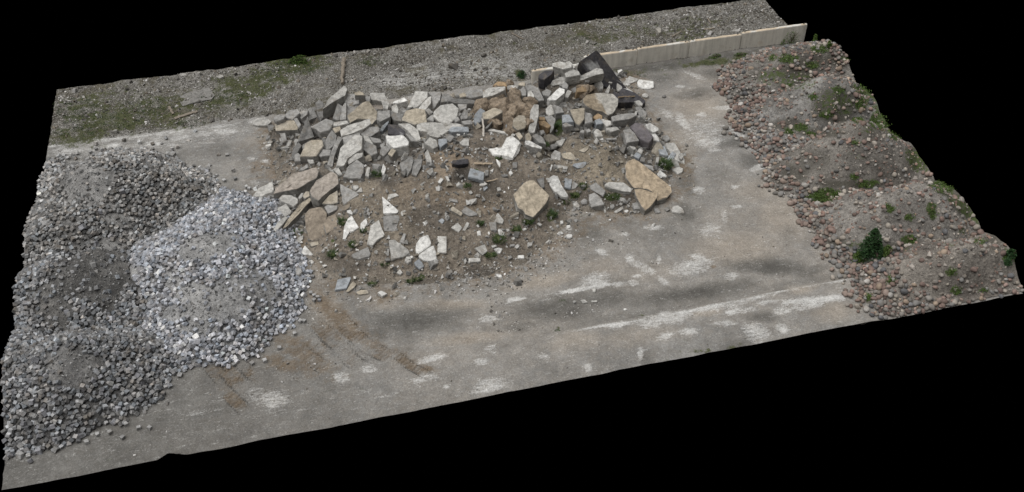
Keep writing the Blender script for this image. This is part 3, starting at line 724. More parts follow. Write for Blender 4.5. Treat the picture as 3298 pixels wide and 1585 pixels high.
def field_objs():
    rng = np.random.default_rng(4)
    vis = visible(FP); score = np.where(vis, cam_dist(FP)/FS_, 1e9); order = np.argsort(score)
    lf = [(2374,306,.13,0),(2363,311,.1,2),(2396,295,.09,2),(2383,389,.1,9),(2380,371,.05,2),(2139,309,.09,4),(2370,233,.1,8),(2571,714,.1,1),(2582,717,.09,2),(2595,679,.1,1),(2722,950,.11,1),(2041,772,.0,0)]
    lf = [q for q in lf if q[2] > 0]
    pick = order[:300-len(lf)]; rest = np.ones(len(FP), bool); rest[pick] = False
    cname = ['reddish','pinkish','dark reddish','grey brown','mid grey','pale tan','dark slate grey','orange tan','whitish','dark brownish red','grey brown']
    cache = {}
    def mesh(si, c, jit):
        key = (si, c, jit)
        if key not in cache:
            pal = [[.20,.145,.125],[.235,.185,.16],[.165,.12,.105],[.215,.198,.18],[.175,.17,.163],[.29,.262,.228],[.115,.116,.12],[.26,.205,.16],[.36,.345,.325],[.145,.11,.1],[.2,.188,.172]]
            cache[key] = newmesh('fieldstone', FSH[si], IC_T, M_FIELD, True, np.array(pal[c])*(.85, 1.0, 1.15)[jit])
        return cache[key]
    place = {0:'in the farthest mound, by the concrete wall',1:'in the second mound from the concrete wall',2:'in the middle one of the five mounds',3:'in the mound behind the frontmost one',4:'in the frontmost of the five mounds'}
    for i in pick:
        o = bpy.data.objects.new('fieldstone', mesh(int(rng.integers(0, 14)), int(FC[i]), int(rng.integers(0, 3)))); COL.objects.link(o)
        o.matrix_world = to_m4(FR[i], FP[i], FS_[i])
        g = f"{cname[FC[i]]} fieldstones {place[int(FW[i])]}"
        props(o, f"{cname[FC[i]]} rounded fieldstone {place[int(FW[i])]}", 'fieldstone', g)
    V, Fq, T = batch(FP[rest], FSH, IC_T, FS_[rest], FR[rest], FT[rest], rng)
    props(link('fieldstone_cover', newmesh('fieldstone_cover', V, Fq, M_FIELD, True, T)), 'many more reddish and grey fieldstones strewn over the five earth mounds', 'fieldstones', None, 'stuff')
    for u, v, s, c in lf:
        p = gz(u, v, .05); a = rng.uniform(0, 6.28)
        rz = np.array([[math.cos(a), -math.sin(a), 0], [math.sin(a), math.cos(a), 0], [0, 0, 1]])
        o = bpy.data.objects.new('fieldstone', mesh(int(rng.integers(0, 14)), c, 1)); COL.objects.link(o)
        o.matrix_world = to_m4(rz, (p[0], p[1], float(yard_h(np.array(p[0]), np.array(p[1])))+s*.45), s)
        LOOSE_OBJ.append((o, u, v, cname[c], 'fieldstone', 'fieldstones lying loose on the yard', 'loose'))
field_objs()
# ------------------------------------------------------------------ the big pieces of the rubble heap
# crop ; colour ; thickness ; outline of the top face (survey coordinates) ; options ; landmark phrase
CROPS = {'B': (800,150,2.752), 'C': (1300,150,2.752), 'D': (1700,150,2.752), 'E': (800,500,2.752), 'F': (1300,500,2.752), 'G': (1700,400,2.752), 'H': (900,850,2.251), 'I': (1800,600,2.063)}
ROCKS = """
B;l;.26;708,468 845,350 872,380 855,432 695,525 664,545;l.10;long pale block crowning the left crest
B;g;.2;858,420 935,420 985,455 975,500 930,512 855,490
B;g;.12;870,500 975,500 1010,450 1080,440 1070,490 900,625 870,600
B;t;.1;940,410 985,392 1020,410 1030,430 945,430
B;l;.2;1085,410 1200,412 1245,500 1230,550 1195,540 1190,490 1080,470;;chipped pale boulder on the back ridge
B;p;.12;1080,475 1190,492 1198,550 1130,555 1075,510
B;t;.18;885,610 1010,500 1070,495 1135,575 1130,640 1090,680 1060,640 970,640 905,670;l.08;tan boulder topped with grey rim
B;d;.12;595,500 625,475 660,490 680,600 640,655 610,590;v;narrow dark slab standing upright
B;g;.1;790,505 835,530 800,650 748,635;v
B;g;.08;850,500 868,500 865,640 800,650 830,540;v
B;d;.15;470,650 540,560 590,530 620,620 560,640 500,680
B;g;.12;445,610 530,565 520,600 470,640
B;g;.2;330,600 365,565 435,553 455,590 390,645 335,625;;rounded grey boulder on the left crest
B;l;.14;40,660 80,635 150,628 200,660 165,695 90,700 45,690;;whitish boulder lying farthest left
B;g;.12;225,625 260,605 325,612 310,640 250,665 225,650
B;t;.25;240,675 345,655 400,655 440,700 430,735 245,745;l.05;tan layered block at the left end
B;d;.1;170,695 215,690 250,740 235,780 180,745
B;g;.12;400,640 430,630 465,690 445,720
B;g;.15;280,770 325,765 340,830 300,850
B;d;.12;435,845 525,620 545,700 578,795;v;tall triangular dark grey slab
B;g;.15;555,710 690,640 755,665 720,740 640,760 610,735
B;l;.12;755,670 870,655 885,680 800,700 758,700
B;l;.14;820,740 880,700 1070,642 1078,680 1010,735 830,790;l.1;long pale slab lying diagonally
B;g;.12;1000,770 1060,715 1150,710 1158,745 1080,795 1010,785
B;g;.15;825,820 900,745 985,755 990,800 930,840 850,870
B;l;.13;785,1050 820,900 940,790 1005,800 1000,910 880,985 850,1045;l.10,v;large pale pointed slab, left centre
B;l;.10;875,1010 950,950 1010,940 1005,975 890,1040
B;g;.1;740,740 780,790 770,860 720,905 690,900 685,820;v
B;t;.1;745,725 815,705 820,740 770,765
B;g;.14;790,800 830,810 760,970 745,1060 700,1040 735,930;v
B;t;.18;510,860 560,830 650,830 660,880 600,970 460,975;l.1;square block with a sandy top
B;g;.1;480,870 555,835 530,850 500,890 478,905
B;d;.1;650,810 680,810 688,905 660,900
B;d;.15;390,930 440,850 470,880 440,930 410,1010 385,970
B;g;.1;650,910 730,915 720,960 640,975 620,950
B;w;.13;1225,790 1370,785 1415,840 1415,875 1290,895 1240,850;l.12;bright white cracked slab
B;b;.06;1165,745 1200,690 1245,655 1240,680 1190,750;v
B;k;.2;1240,690 1380,700 1385,780 1340,790 1240,770;;charred black beam end
B;l;.12;1330,685 1430,685 1500,740 1525,820 1490,835 1410,745;;curved pale kerb piece
B;g;.1;1390,770 1420,775 1500,840 1440,835
B;g;.1;1015,850 1060,845 1130,880 1140,940 1090,965 1020,910
B;l;.08;1020,785 1060,790 1110,860 1080,870 1030,830
B;g;.1;1075,800 1170,820 1180,850 1110,850
B;g;.14;1150,570 1250,565 1255,620 1170,660 1140,640
B;d;.12;1250,575 1370,600 1355,660 1290,650 1250,600
B;w;.14;1285,490 1380,450 1410,480 1330,505 1290,500
B;l;.12;1270,530 1310,505 1330,550 1325,590 1275,570
B;l;.12;1415,530 1480,400 1585,400 1580,460 1500,530 1430,550;v,l.05;steep pale slab on the back ridge
B;l;.10;1500,555 1590,450 1620,440 1615,500 1570,560;v
B;t;.18;1370,630 1400,570 1480,548 1560,560 1578,665 1480,690 1370,650;l.05;cracked tan block on the ridge
B;g;.12;1565,560 1600,545 1632,580 1600,605
B;g;.12;1580,640 1630,600 1651,620 1640,665
B;g;.12;1170,910 1200,880 1250,880 1255,910 1200,970 1165,950
B;g;.08;1165,870 1205,845 1210,870 1180,905
B;t;.12;1235,950 1270,900 1308,920 1270,975
B;g;.13;845,1150 890,1060 960,1005 1020,1050 1015,1110 990,1165 900,1165;l.06;large grey polygonal slab, left centre
B;l;.08;750,1090 790,1060 830,1130 800,1140
B;l;.07;1035,1140 1050,1070 1080,1070 1065,1155
B;w;.07;1175,1110 1195,1035 1220,1080 1200,1140
B;l;.1;520,1000 575,1000 580,1030 545,1040
B;g;.1;455,1090 520,1040 530,1070 480,1100
B;g;.12;410,960 440,940 470,970 460,1010 410,1015
B;g;.08;1350,1030 1450,970 1460,1010 1440,1090 1405,1150 1375,1120 1345,1050;v,l.04;tilted grey plate in brown soil
B;g;.08;1460,1000 1540,1000 1530,1060 1490,1140 1450,1120;v
B;l;.08;1565,940 1590,912 1620,990 1620,1040 1600,1050 1570,990;v
C;g;.14;215,400 330,400 320,470 260,555 240,540 250,440
C;g;.14;345,420 400,420 450,470 390,485 330,490
C;d;.1;395,465 520,462 625,475 620,505 500,505 400,485;;dark splintered slab on the ridge
C;t;.12;490,420 540,405 560,440 500,450
C;g;.3;560,395 695,370 705,430 600,455 560,440
C;l;.14;705,400 760,365 895,355 895,385 790,430 710,450;l.06;long rough grey block by the kerb
C;o;.2;790,345 830,310 905,315 910,350 850,350
C;l;.1;915,350 960,342 1010,350 1000,375 920,380
C;t;.12;1015,330 1050,308 1078,320 1075,350 1020,345
C;g;.1;1035,380 1060,350 1090,380 1085,430 1050,430
C;g;.15;1080,345 1130,335 1190,370 1170,400 1100,390
C;l;.16;1100,395 1130,390 1155,430 1150,520 1120,530 1100,480;v
C;g;.14;1150,400 1190,360 1245,470 1200,480 1160,440
C;l;.14;1110,740 1125,570 1155,520 1195,520 1195,610 1160,755 1125,755;v,l.08;tall narrow pale slab standing upright
C;t;.2;975,640 1020,610 1070,612 1090,650 1075,720 1010,735 970,700;l.05;chunky tan boulder beside the clay
C;b;.1;905,660 930,642 965,680 940,725 905,710
C;t;.14;700,590 800,540 870,565 870,585 770,640 710,640;;tan block half in orange clay
C;b;.06;630,600 680,545 720,570 700,650 640,690 625,660;v;smooth blue grey upright plate
C;d;.08;720,720 790,655 770,690 740,725
C;l;.24;270,580 330,520 430,505 480,550 470,620 400,685 320,660 270,620;l.06;big faceted grey boulder, ridge centre
C;g;.14;480,510 560,510 555,545 500,565
C;g;.14;505,620 540,550 570,570 565,640 515,640
C;g;.1;445,640 480,620 500,650 460,670
C;g;.12;515,660 600,650 610,685 540,690
C;l;.14;125,690 180,672 460,680 520,700 520,720 400,740 330,790 130,740;;long pale broken beam
C;b;.16;400,740 430,710 570,712 575,752 430,755;l.06;smooth blue grey rectangular block
C;l;.08;205,765 250,755 330,790 300,805 240,790
C;g;.1;370,770 420,780 450,800 410,845 380,820
C;l;.14;185,855 230,805 290,830 300,880 260,900
C;b;.1;310,820 380,815 385,850 330,890 310,860
C;l;.1;495,850 535,812 580,815 580,880 520,875
C;l;.05;720,730 780,730 990,775 985,790 800,755 730,745
C;w;.12;750,905 870,890 910,805 960,785 1035,850 1000,930 965,990 860,965 800,960;l.06;large jagged white slab, heap centre
C;w;.1;1080,835 1110,832 1225,890 1220,905 1150,890 1090,870;l.1;white slab edge over dark hollow
C;o;.14;1195,660 1250,655 1305,700 1280,720 1210,695;;orange brown stone in the hollow
C;o;.1;1200,620 1250,625 1255,650 1205,650
C;l;.14;1260,550 1300,512 1335,530 1340,590 1290,615 1262,590
C;g;.14;1325,510 1400,540 1420,580 1350,590 1335,540
C;g;.14;1250,620 1310,612 1345,640 1330,720 1300,760 1290,690;v
C;w;.16;1280,460 1380,362 1425,380 1425,410 1350,470 1300,475;l.1;whitish slanting block near the crest
C;l;.08;1430,430 1455,382 1490,395 1460,450 1435,450
C;g;.12;1225,400 1270,375 1310,395 1290,440 1240,430
C;l;.12;1320,150 1380,135 1490,155 1480,185 1410,200 1325,175;l.15;flat pale slab on top of the crest
C;l;.1;1435,140 1470,125 1520,180 1490,190;l.12
D;l;.16;435,150 480,135 560,145 600,180 590,215 480,200;l.12
D;l;.14;205,310 290,270 470,265 600,195 650,200 658,240 560,265 460,300 300,330 230,345;l.05;long broken slab along the top
C;k;.16;1200,250 1250,215 1330,210 1310,245 1250,290 1205,280;l.06;black broken block by the wall end
C;l;.1;1430,235 1500,200 1550,220 1560,250 1440,270;l.12
C;g;.12;1400,345 1430,305 1460,340 1450,370 1410,365
D;t;.14;375,560 500,543 498,640 460,692 425,680;v,l.05;pale shield shaped block
D;b;.1;305,605 365,602 405,665 308,670
C;g;.08;1405,690 1440,672 1500,700 1430,712
D;q;.17;497,465 530,432 610,413 745,420 795,470 790,520 750,590 710,605 665,570 600,560 530,530 500,495;l.12;big pale slab with sandy half
D;k;.12;470,138 608,44 640,70 780,258 866,365 770,385 640,330 540,240;V,l.10;big black plate leaning on the wall
D;l;.08;835,340 900,262 975,285 960,305 850,350;;grey triangular slab by the wall
D;w;.24;970,310 985,290 1115,305 1118,360 1075,375 1010,370 975,350;;white block at the back right corner
D;l;.14;1008,425 1040,405 1075,430 1060,450 1020,445
D;k;.12;815,400 840,370 950,410 1035,475 1035,490 1000,520 920,480 820,420;v,l.12;fallen black plate with white patch
D;w;.03;840,370 900,375 950,415 905,440 835,400;v,l.2
D;k;.1;755,410 780,402 910,470 940,490 860,495 800,495;v,l.08
D;l;.08;790,320 835,350 840,380 800,398 788,370
D;l;.1;945,485 1000,472 1025,490 1015,520 985,525;l.15
D;g;.16;950,540 1000,530 1055,590 1045,630 1000,620
D;l;.1;605,300 640,285 670,340 665,375 640,370 630,320
D;l;.06;685,400 725,335 730,370 715,415
D;l;.05;690,305 750,315 745,325 695,315
D;o;.15;435,370 500,340 540,360 520,400 440,400
D;o;.12;575,625 620,590 660,610 655,640 610,650
D;g;.16;500,580 560,590 575,670 510,680
D;g;.16;745,620 820,600 930,590 960,610 900,640 840,650 760,660
D;w;.06;890,630 945,628 955,665 920,665
D;l;.1;655,640 735,660 740,690 700,710 660,670
D;b;.08;595,650 640,635 670,680 610,690
D;l;.12;700,720 790,710 810,735 740,755 705,740
D;e;.2;915,710 960,675 1020,690 1110,800 1070,850 1000,820 960,780;l.08;rough dark boulder on the right flank
D;g;.14;850,740 905,728 950,770 985,830 880,850;;flat grey block under dark boulder
D;w;.14;1048,690 1085,675 1160,725 1155,745 1110,760 1070,730;l.08;white brick shaped block, right edge
D;w;.13;1090,780 1130,768 1165,815 1165,840 1120,830;l.04
D;g;.14;1195,790 1240,780 1262,820 1230,840 1200,815
D;l;.22;1228,855 1300,852 1385,1000 1385,1030 1310,1000 1240,900;l.05;long pale squared block, right edge
D;l;.1;1340,945 1365,938 1385,970 1365,1000 1345,985;l.15
D;b;.1;1235,990 1285,925 1315,950 1265,1030;l.08
D;b;.1;1145,880 1210,880 1245,960 1230,970 1175,950
D;l;.14;1275,1085 1340,1062 1380,1080 1370,1110 1330,1130
G;T;.17;860,370 880,330 935,305 980,325 1070,395 1180,480 1270,555 1280,600 1240,650 1150,680 1130,620 1100,600 1050,570 945,565 920,540 870,470;l.06;largest tan boulder, right front
G;T;.26;945,575 1000,565 1100,600 1155,605 1150,650 1090,730 1040,765 1005,720 960,640;l.20;grey edged tan boulder overlapping it
G;l;.12;680,530 720,510 850,515 925,570 915,600 850,595 740,570 685,550;l.05;streaked pale slab, right front
G;g;.06;545,545 600,512 690,590 665,638 600,600 555,575
G;g;.18;540,625 590,603 640,640 680,710 630,720 560,735 540,680;l.04;rounded grey boulder, right front
G;w;.15;185,480 225,448 265,460 300,540 360,630 350,650 300,640 230,590 195,540;l.1;whitish elongated boulder
G;b;.06;325,475 395,487 380,570 325,560
G;g;.08;400,500 450,535 420,570 385,580
F;s;.15;970,345 1090,225 1150,220 1230,290 1295,355 1270,420 1200,500 1150,550 1080,520 1060,490 1010,460;l.1;large flat sandy slab, front centre
G;l;.17;1265,755 1290,725 1330,718 1375,745 1390,785 1340,790 1280,780;;pale boulder alone on the yard
G;l;.12;400,700 430,685 465,720 450,745 415,735
G;g;.12;465,680 500,655 530,670 525,705 480,710
G;b;.05;395,365 405,350 520,330 520,350 490,385 440,390
G;l;.08;220,360 280,358 360,375 350,400 250,395
G;w;.05;190,410 210,355 222,360 205,415
G;l;.1;760,775 840,722 852,745 790,785
G;l;.08;668,725 685,722 695,780 675,785
G;w;.08;855,760 880,755 895,765 885,785 860,780
G;g;.14;925,700 970,685 1005,730 1005,750 940,755
G;g;.1;730,710 765,705 770,735 750,750 728,740
G;l;.08;805,700 830,685 845,700 830,720
G;g;.1;1115,745 1160,742 1180,780 1130,790
G;g;.06;205,270 240,225 290,250 290,330 240,350 205,300
G;t;.12;290,260 380,245 430,300 400,320 310,300
G;w;.08;1145,440 1170,405 1235,455 1230,470 1160,465
G;b;.12;935,280 960,245 1010,270 985,310
G;g;.12;1005,285 1045,300 1035,335 990,325
G;l;.08;890,190 955,200 960,220 940,225
G;l;.12;965,240 990,210 1025,230 1010,265
G;g;.12;1020,350 1110,370 1120,415 1060,390
G;g;.1;1060,320 1090,310 1100,345 1070,345
G;l;.08;1140,290 1165,285 1160,340 1135,335
G;w;.1;285,855 312,850 315,880 290,882
G;w;.08;340,895 375,890 380,915 355,925
G;w;.13;332,990 355,968 395,975 395,1000 370,1012 340,1005;;white cube on the yard
G;g;.08;405,850 425,836 450,845 430,870
G;t;.05;450,235 530,190 540,215 500,250
G;l;.1;580,70 610,35 650,60 665,105 600,110
G;l;.1;250,150 345,118 300,190 270,185
G;g;.04;685,125 780,122 790,135 700,138
G;g;.1;455,70 480,45 505,55 500,80
G;g;.1;510,50 540,35 565,60 530,75
E;l;.10;30,370 90,290 215,230 228,300 215,330 120,365;l.05;pale pointed slab beside the setts
E;p;.17;220,350 240,290 400,160 600,105 625,140 600,200 560,225 430,300 310,320;l.1;long pinkish slab, left foot
E;p;.16;540,320 600,220 740,140 790,175 800,250 700,330 620,400 560,365;l.2;large pinkish slab, left foot
E;l;.12;270,380 300,350 380,352 440,385 440,420 400,455 350,430 290,410;l.06
E;l;.08;215,510 270,460 335,425 385,500 370,520 250,580 225,555;l.06;flat pale slab over the hollow
E;t;.13;300,650 370,540 480,410 545,370 558,390 520,440 400,570 330,640;l.16;long narrow slab over the hollow
E;l;.12;222,655 260,590 330,535 355,550 300,620 240,680;l.1
E;t;.1;475,360 510,315 540,320 545,360 500,385;l.1
E;g;.1;440,370 470,330 490,330 470,380 450,390
E;t;.1;650,430 720,350 790,310 795,420 740,435
E;g;.1;670,455 700,440 790,445 785,480 705,518
E;h;.1;500,520 540,470 640,455 695,510 690,570 670,620 690,730 640,760 540,750 505,640;v,l.02;large brown slab below the hollow
E;h;.08;700,545 770,515 790,560 790,640 690,700 668,610;v
E;g;.06;810,248 980,345 900,400 850,440 830,400
E;h;.08;830,490 870,440 908,425 900,460 860,490
E;w;.06;870,490 905,480 930,515 920,525 880,510
E;w;.09;835,740 850,630 880,560 915,530 980,640 930,675 895,680 860,740;;pale angular slab, lower left slope
E;w;.06;990,650 995,600 1045,555 1055,600 1010,680
E;w;.07;1185,365 1230,400 1330,490 1320,510 1230,520 1195,515;l.03;pale triangular slab, front slope
E;g;.04;1195,540 1330,530 1340,560 1300,675 1200,670;;smooth grey plate, front slope
E;l;.06;1240,345 1310,335 1335,355 1230,395
E;l;.09;1050,780 1085,620 1155,570 1210,710 1150,745 1100,800;l.03;pale kite shaped slab
E;l;.1;1245,750 1290,745 1420,835 1430,870 1370,900 1270,920 1255,840;l.03;pale wedge slab left of disc
E;w;.09;465,860 500,795 575,880 560,888 490,880;;white triangular chunk, left foot
E;l;.1;410,770 450,720 490,705 485,745 430,790
E;g;.08;1340,765 1375,690 1398,695 1375,780
E;g;.08;915,880 1060,810 1085,870 1070,900 980,925 930,910
E;t;.08;535,775 620,760 625,790 560,810
E;g;.05;1225,890 1230,830 1248,830 1245,890
E;l;.12;1385,930 1400,895 1440,895 1445,935 1410,955
E;b;.14;1465,950 1510,915 1540,945 1560,985 1520,1015 1480,980;;blue grey block below the disc
E;l;.1;1310,1040 1340,1005 1370,1040 1345,1060
E;b;.07;765,1195 790,1100 905,1075 910,1090 870,1180;l.04;smooth grey square plate, front left
E;t;.12;860,1215 900,1150 930,1115 960,1140 940,1170 890,1210
E;t;.1;950,1215 1000,1190 1060,1195 1070,1225 980,1238
E;g;.14;410,1030 430,995 470,1000 480,1035 450,1065 415,1055
E;w;.08;530,935 560,925 585,945 560,965
E;w;.06;1300,1155 1320,1145 1330,1165 1310,1175
E;l;.1;925,290 930,265 975,265 980,290 950,310
E;l;.05;950,330 1000,280 1015,325
E;g;.05;1030,490 1060,460 1075,480 1060,510
E;l;.08;1350,500 1375,485 1390,510 1370,540 1355,530
E;l;.07;1570,370 1585,335 1600,345 1580,385
F;w;.1;105,830 110,780 150,725 220,700 245,780 240,800 130,880 112,870;l.03;upper left piece of broken white disc
F;w;.1;130,885 240,808 265,797 285,850 295,920 240,942 180,930 140,905;l.03;lower right piece of broken white disc
F;l;.07;300,715 382,718 380,868 298,860;l.03;rectangular paving stone beside the disc
F;b;.11;570,190 590,112 718,150 708,225;l.1;blue grey square block, heap centre
F;t;.1;415,470 435,450 525,515 510,540 420,490
F;g;.05;515,490 550,455 655,515 650,530 580,540 525,510
F;l;.09;800,560 835,505 890,575 880,605 810,590
F;g;.08;755,590 820,590 828,670 770,665
F;w;.06;835,655 855,650 895,690 880,715 845,700
F;l;.06;420,640 480,595 520,640 485,685
F;l;.06;520,665 560,590 582,600 575,630 545,670
F;w;.07;650,670 680,665 688,710 655,712
F;l;.08;630,820 720,785 745,850 700,885 660,850
F;w;.07;800,830 840,815 880,825 855,870 835,870
F;l;.08;575,910 680,907 685,940 580,950
F;w;.07;1010,885 1068,883 1070,912 1012,912
F;l;.08;1100,770 1145,770 1140,800 1100,812
F;w;.07;820,1050 870,1060 870,1085 825,1075
F;g;.07;1055,985 1080,980 1105,1020 1075,1030
F;w;.06;1050,650 1080,640 1095,655 1070,665
F;l;.05;965,530 1020,530 1018,562 970,562
F;w;.07;300,235 330,195 355,210 325,252
F;l;.06;365,180 395,185 410,225 390,230
F;l;.06;355,80 370,80 405,125 395,135
F;g;.1;720,130 755,125 752,180 722,185
F;w;.06;765,135 800,115 790,150
F;w;.07;930,150 950,130 970,160 950,180
F;d;.08;965,60 1010,55 1005,110 965,115
F;d;.1;1180,210 1245,190 1250,280 1225,290
F;k;.16;430,45 575,30 580,75 470,85 430,75;l.1;black asphalt lump above blue block
F;b;.08;700,290 735,265 750,285 715,315
F;l;.06;825,285 855,280 868,310 835,318
F;b;.07;305,580 340,555 365,575 345,608
F;g;.06;365,545 395,525 410,555 390,580
F;l;.07;575,320 600,310 615,335 590,348
F;g;.05;690,365 700,360 728,395 715,400
F;l;.07;190,350 215,332 230,350 200,390
F;t;.07;515,740 525,710 550,715 548,755
F;l;.07;950,735 975,722 992,735 975,752
F;g;.05;400,400 410,380 480,395 480,420 430,410
F;l;.08;775,800 820,790 830,805 790,820
F;w;.04;820,30 860,65 855,105 830,70
F;d;.1;860,170 925,165 930,185 880,190
F;g;.08;940,790 990,785 985,805 945,810
H;w;.24;708,205 735,190 787,215 745,235;l.02;white cube lying alone in front
I;l;.1;222,680 245,678 245,700 225,702;;upright pale stone on the dark strip
I;l;.08;140,755 170,750 195,770 160,778
I;l;.06;215,760 255,757 255,768 220,769
I;w;.06;425,815 440,808 455,818 440,825
I;g;.1;92,760 108,755 115,770 98,775
D;g;.3;505,270 530,255 550,290 545,315 510,310
C;g;.16;1140,790 1170,770 1230,800 1260,860 1200,850
C;t;.12;985,770 1020,745 1060,800 1030,830
C;t;.12;1080,780 1110,760 1135,800 1130,835 1085,830
C;g;.14;1210,745 1240,735 1255,765 1225,780
"""
TC = {'g': (.285,.28,.27), 'd': (.185,.182,.176), 'l': (.43,.422,.40), 'w': (.63,.625,.605), 't': (.37,.33,.265), 'T': (.41,.335,.245), 'o': (.31,.225,.14), 'b': (.29,.31,.33), 'k': (.07,.068,.074), 'p': (.38,.34,.30), 'h': (.27,.23,.185), 's': (.42,.365,.285), 'q': (.42,.405,.37), 'e': (.15,.138,.145)}
TN = {'g': 'grey', 'd': 'dark grey', 'l': 'pale grey', 'w': 'whitish', 't': 'tan', 'T': 'tan', 'o': 'orange brown', 'b': 'blue grey', 'k': 'black', 'p': 'pinkish', 'h': 'brown', 's': 'sandy', 'q': 'pale', 'e': 'dark grey'}
VIEW = lambda p: (CAM-p)/np.linalg.norm(CAM-p)
def rock_mesh(P3, c, n, t, col, rng, blocky, calm=1.0):
    """P3: top outline (k,3); c centre; n normal; extruded away from n"""
    k = len(P3); pts = []
    seg = .07 if t > .06 else .09
    # round off the corners a little, then cut the edges up and roughen them
    for i in range(k):
        a, b, d = P3[i-1], P3[i], P3[(i+1) % k]
        la, lb = np.linalg.norm(b-a), np.linalg.norm(d-b); r = min(.014, la*.15, lb*.15)
        p0 = b+(a-b)/la*r; p1 = b+(d-b)/lb*r
        pts += [p0, p1]
    out = []
    m = len(pts)
    for i in range(m):
        a, b = pts[i], pts[(i+1) % m]; L = np.linalg.norm(b-a); q = max(1, int(L/seg))
        for j in range(q): out.append(a+(b-a)*j/q)
    O = np.array(out); K = len(O)
    # gentle roughness of the outline
    ax = np.cross(n, [0, 0, 1.0]) if abs(n[2]) < .95 else np.array([1.0, 0, 0])
    ax = ax/np.linalg.norm(ax); ay = np.cross(n, ax)
    sd = int(rng.integers(0, 9999))
    x = (O-c)@ax; y = (O-c)@ay
    rr = 1+.03*calm*vnoise(O[:, 0]*9, O[:, 1]*9, O[:, 2]*9, seed=sd)
    O = c+(O-c)*rr[:, None]
    size = math.sqrt(max(1e-4, np.ptp(x)*np.ptp(y)))
    e = -(n*.45+np.array([0, 0, 1.0])*.55); e /= np.linalg.norm(e)
    bev = min(.02, t*.15)
    rings = []; info = []
    amp = min(.035, size*.035)*calm
    def ring(s, off, nz, side):
        Q = c+(O-c)*s+off
        d = vnoise(Q[:, 0]*4.5, Q[:, 1]*4.5, Q[:, 2]*4.5, seed=sd+3)+.6*vnoise(Q[:, 0]*11, Q[:, 1]*11, Q[:, 2]*11, seed=sd+4)
        rad = O-c; rad = rad/np.maximum(np.linalg.norm(rad, axis=1), 1e-6)[:, None]
        Q = Q+n*(d*amp*nz)[:, None]*(0 if side else 1)+rad*(d*amp*.9)[:, None]*(nz if side else 0)
        rings.append(Q); info.append(side)
    for s in (.3, .62, .86): ring(s, 0, 1, 0)
    ring(1-bev/max(size, .05)*1.6, 0, .8, 0)
    ring(1.0, e*bev, .3, 1)
    tw = rng.uniform(.97, 1.06)
    ring(tw, e*t*.5, 1.1, 1)
    ring(rng.uniform(.9, 1.04), e*t, 1.1, 1)
    ring(.6, e*t*1.05, 0, 1)
    V = np.vstack([c[None]+n*amp*.3]+rings)
    F = []
    for j in range(K): F.append((0, 1+j, 1+(j+1) % K))
    for r in range(len(rings)-1):
        a = 1+r*K; b = a+K
        for j in range(K):
            j2 = (j+1) % K; F.append((a+j, b+j, b+j2)); F.append((a+j, b+j2, a+j2))
    a = 1+(len(rings)-1)*K
    for j in range(1, K-1): F.append((a, a+j+1, a+j))
    # make sure the winding faces outward
    p = V[list(F[0])]
    if np.cross(p[1]-p[0], p[2]-p[0])@n < 0: F = [f[::-1] for f in F]
    base = np.array(TC[col]); T = np.tile(base, (len(V), 1))
    side = np.concatenate([[0]]+[[s]*K for s in info]).astype(bool)
    mott = fbm(V[:, 0]*2.6, V[:, 1]*2.6, V[:, 2]*2.6, seed=sd+8, o=3); T = T*rng.uniform(.86, 1.14)
    if col in 'tTpshq':          # weathered faces are tan, broken flanks grey
        grey = np.array([.27, .262, .245])
        T[side] = grey
        if col in 'tq': T = np.where(((mott > .12) & ~side)[:, None], np.array([.37, .355, .32]) if col == 'q' else base*.85+.05, T)
        if col == 'q': T = np.where(((V@np.array([1, .2, 0])-c@np.array([1, .2, 0])+.2*mott < -.12) & ~side)[:, None], np.array([.30, .25, .185]), T)
    if col == 'k': T = np.where((mott > .46)[:, None], np.array([.3, .3, .3]), T)
    T = T*(1+.18*mott)[:, None]
    return V, F, T
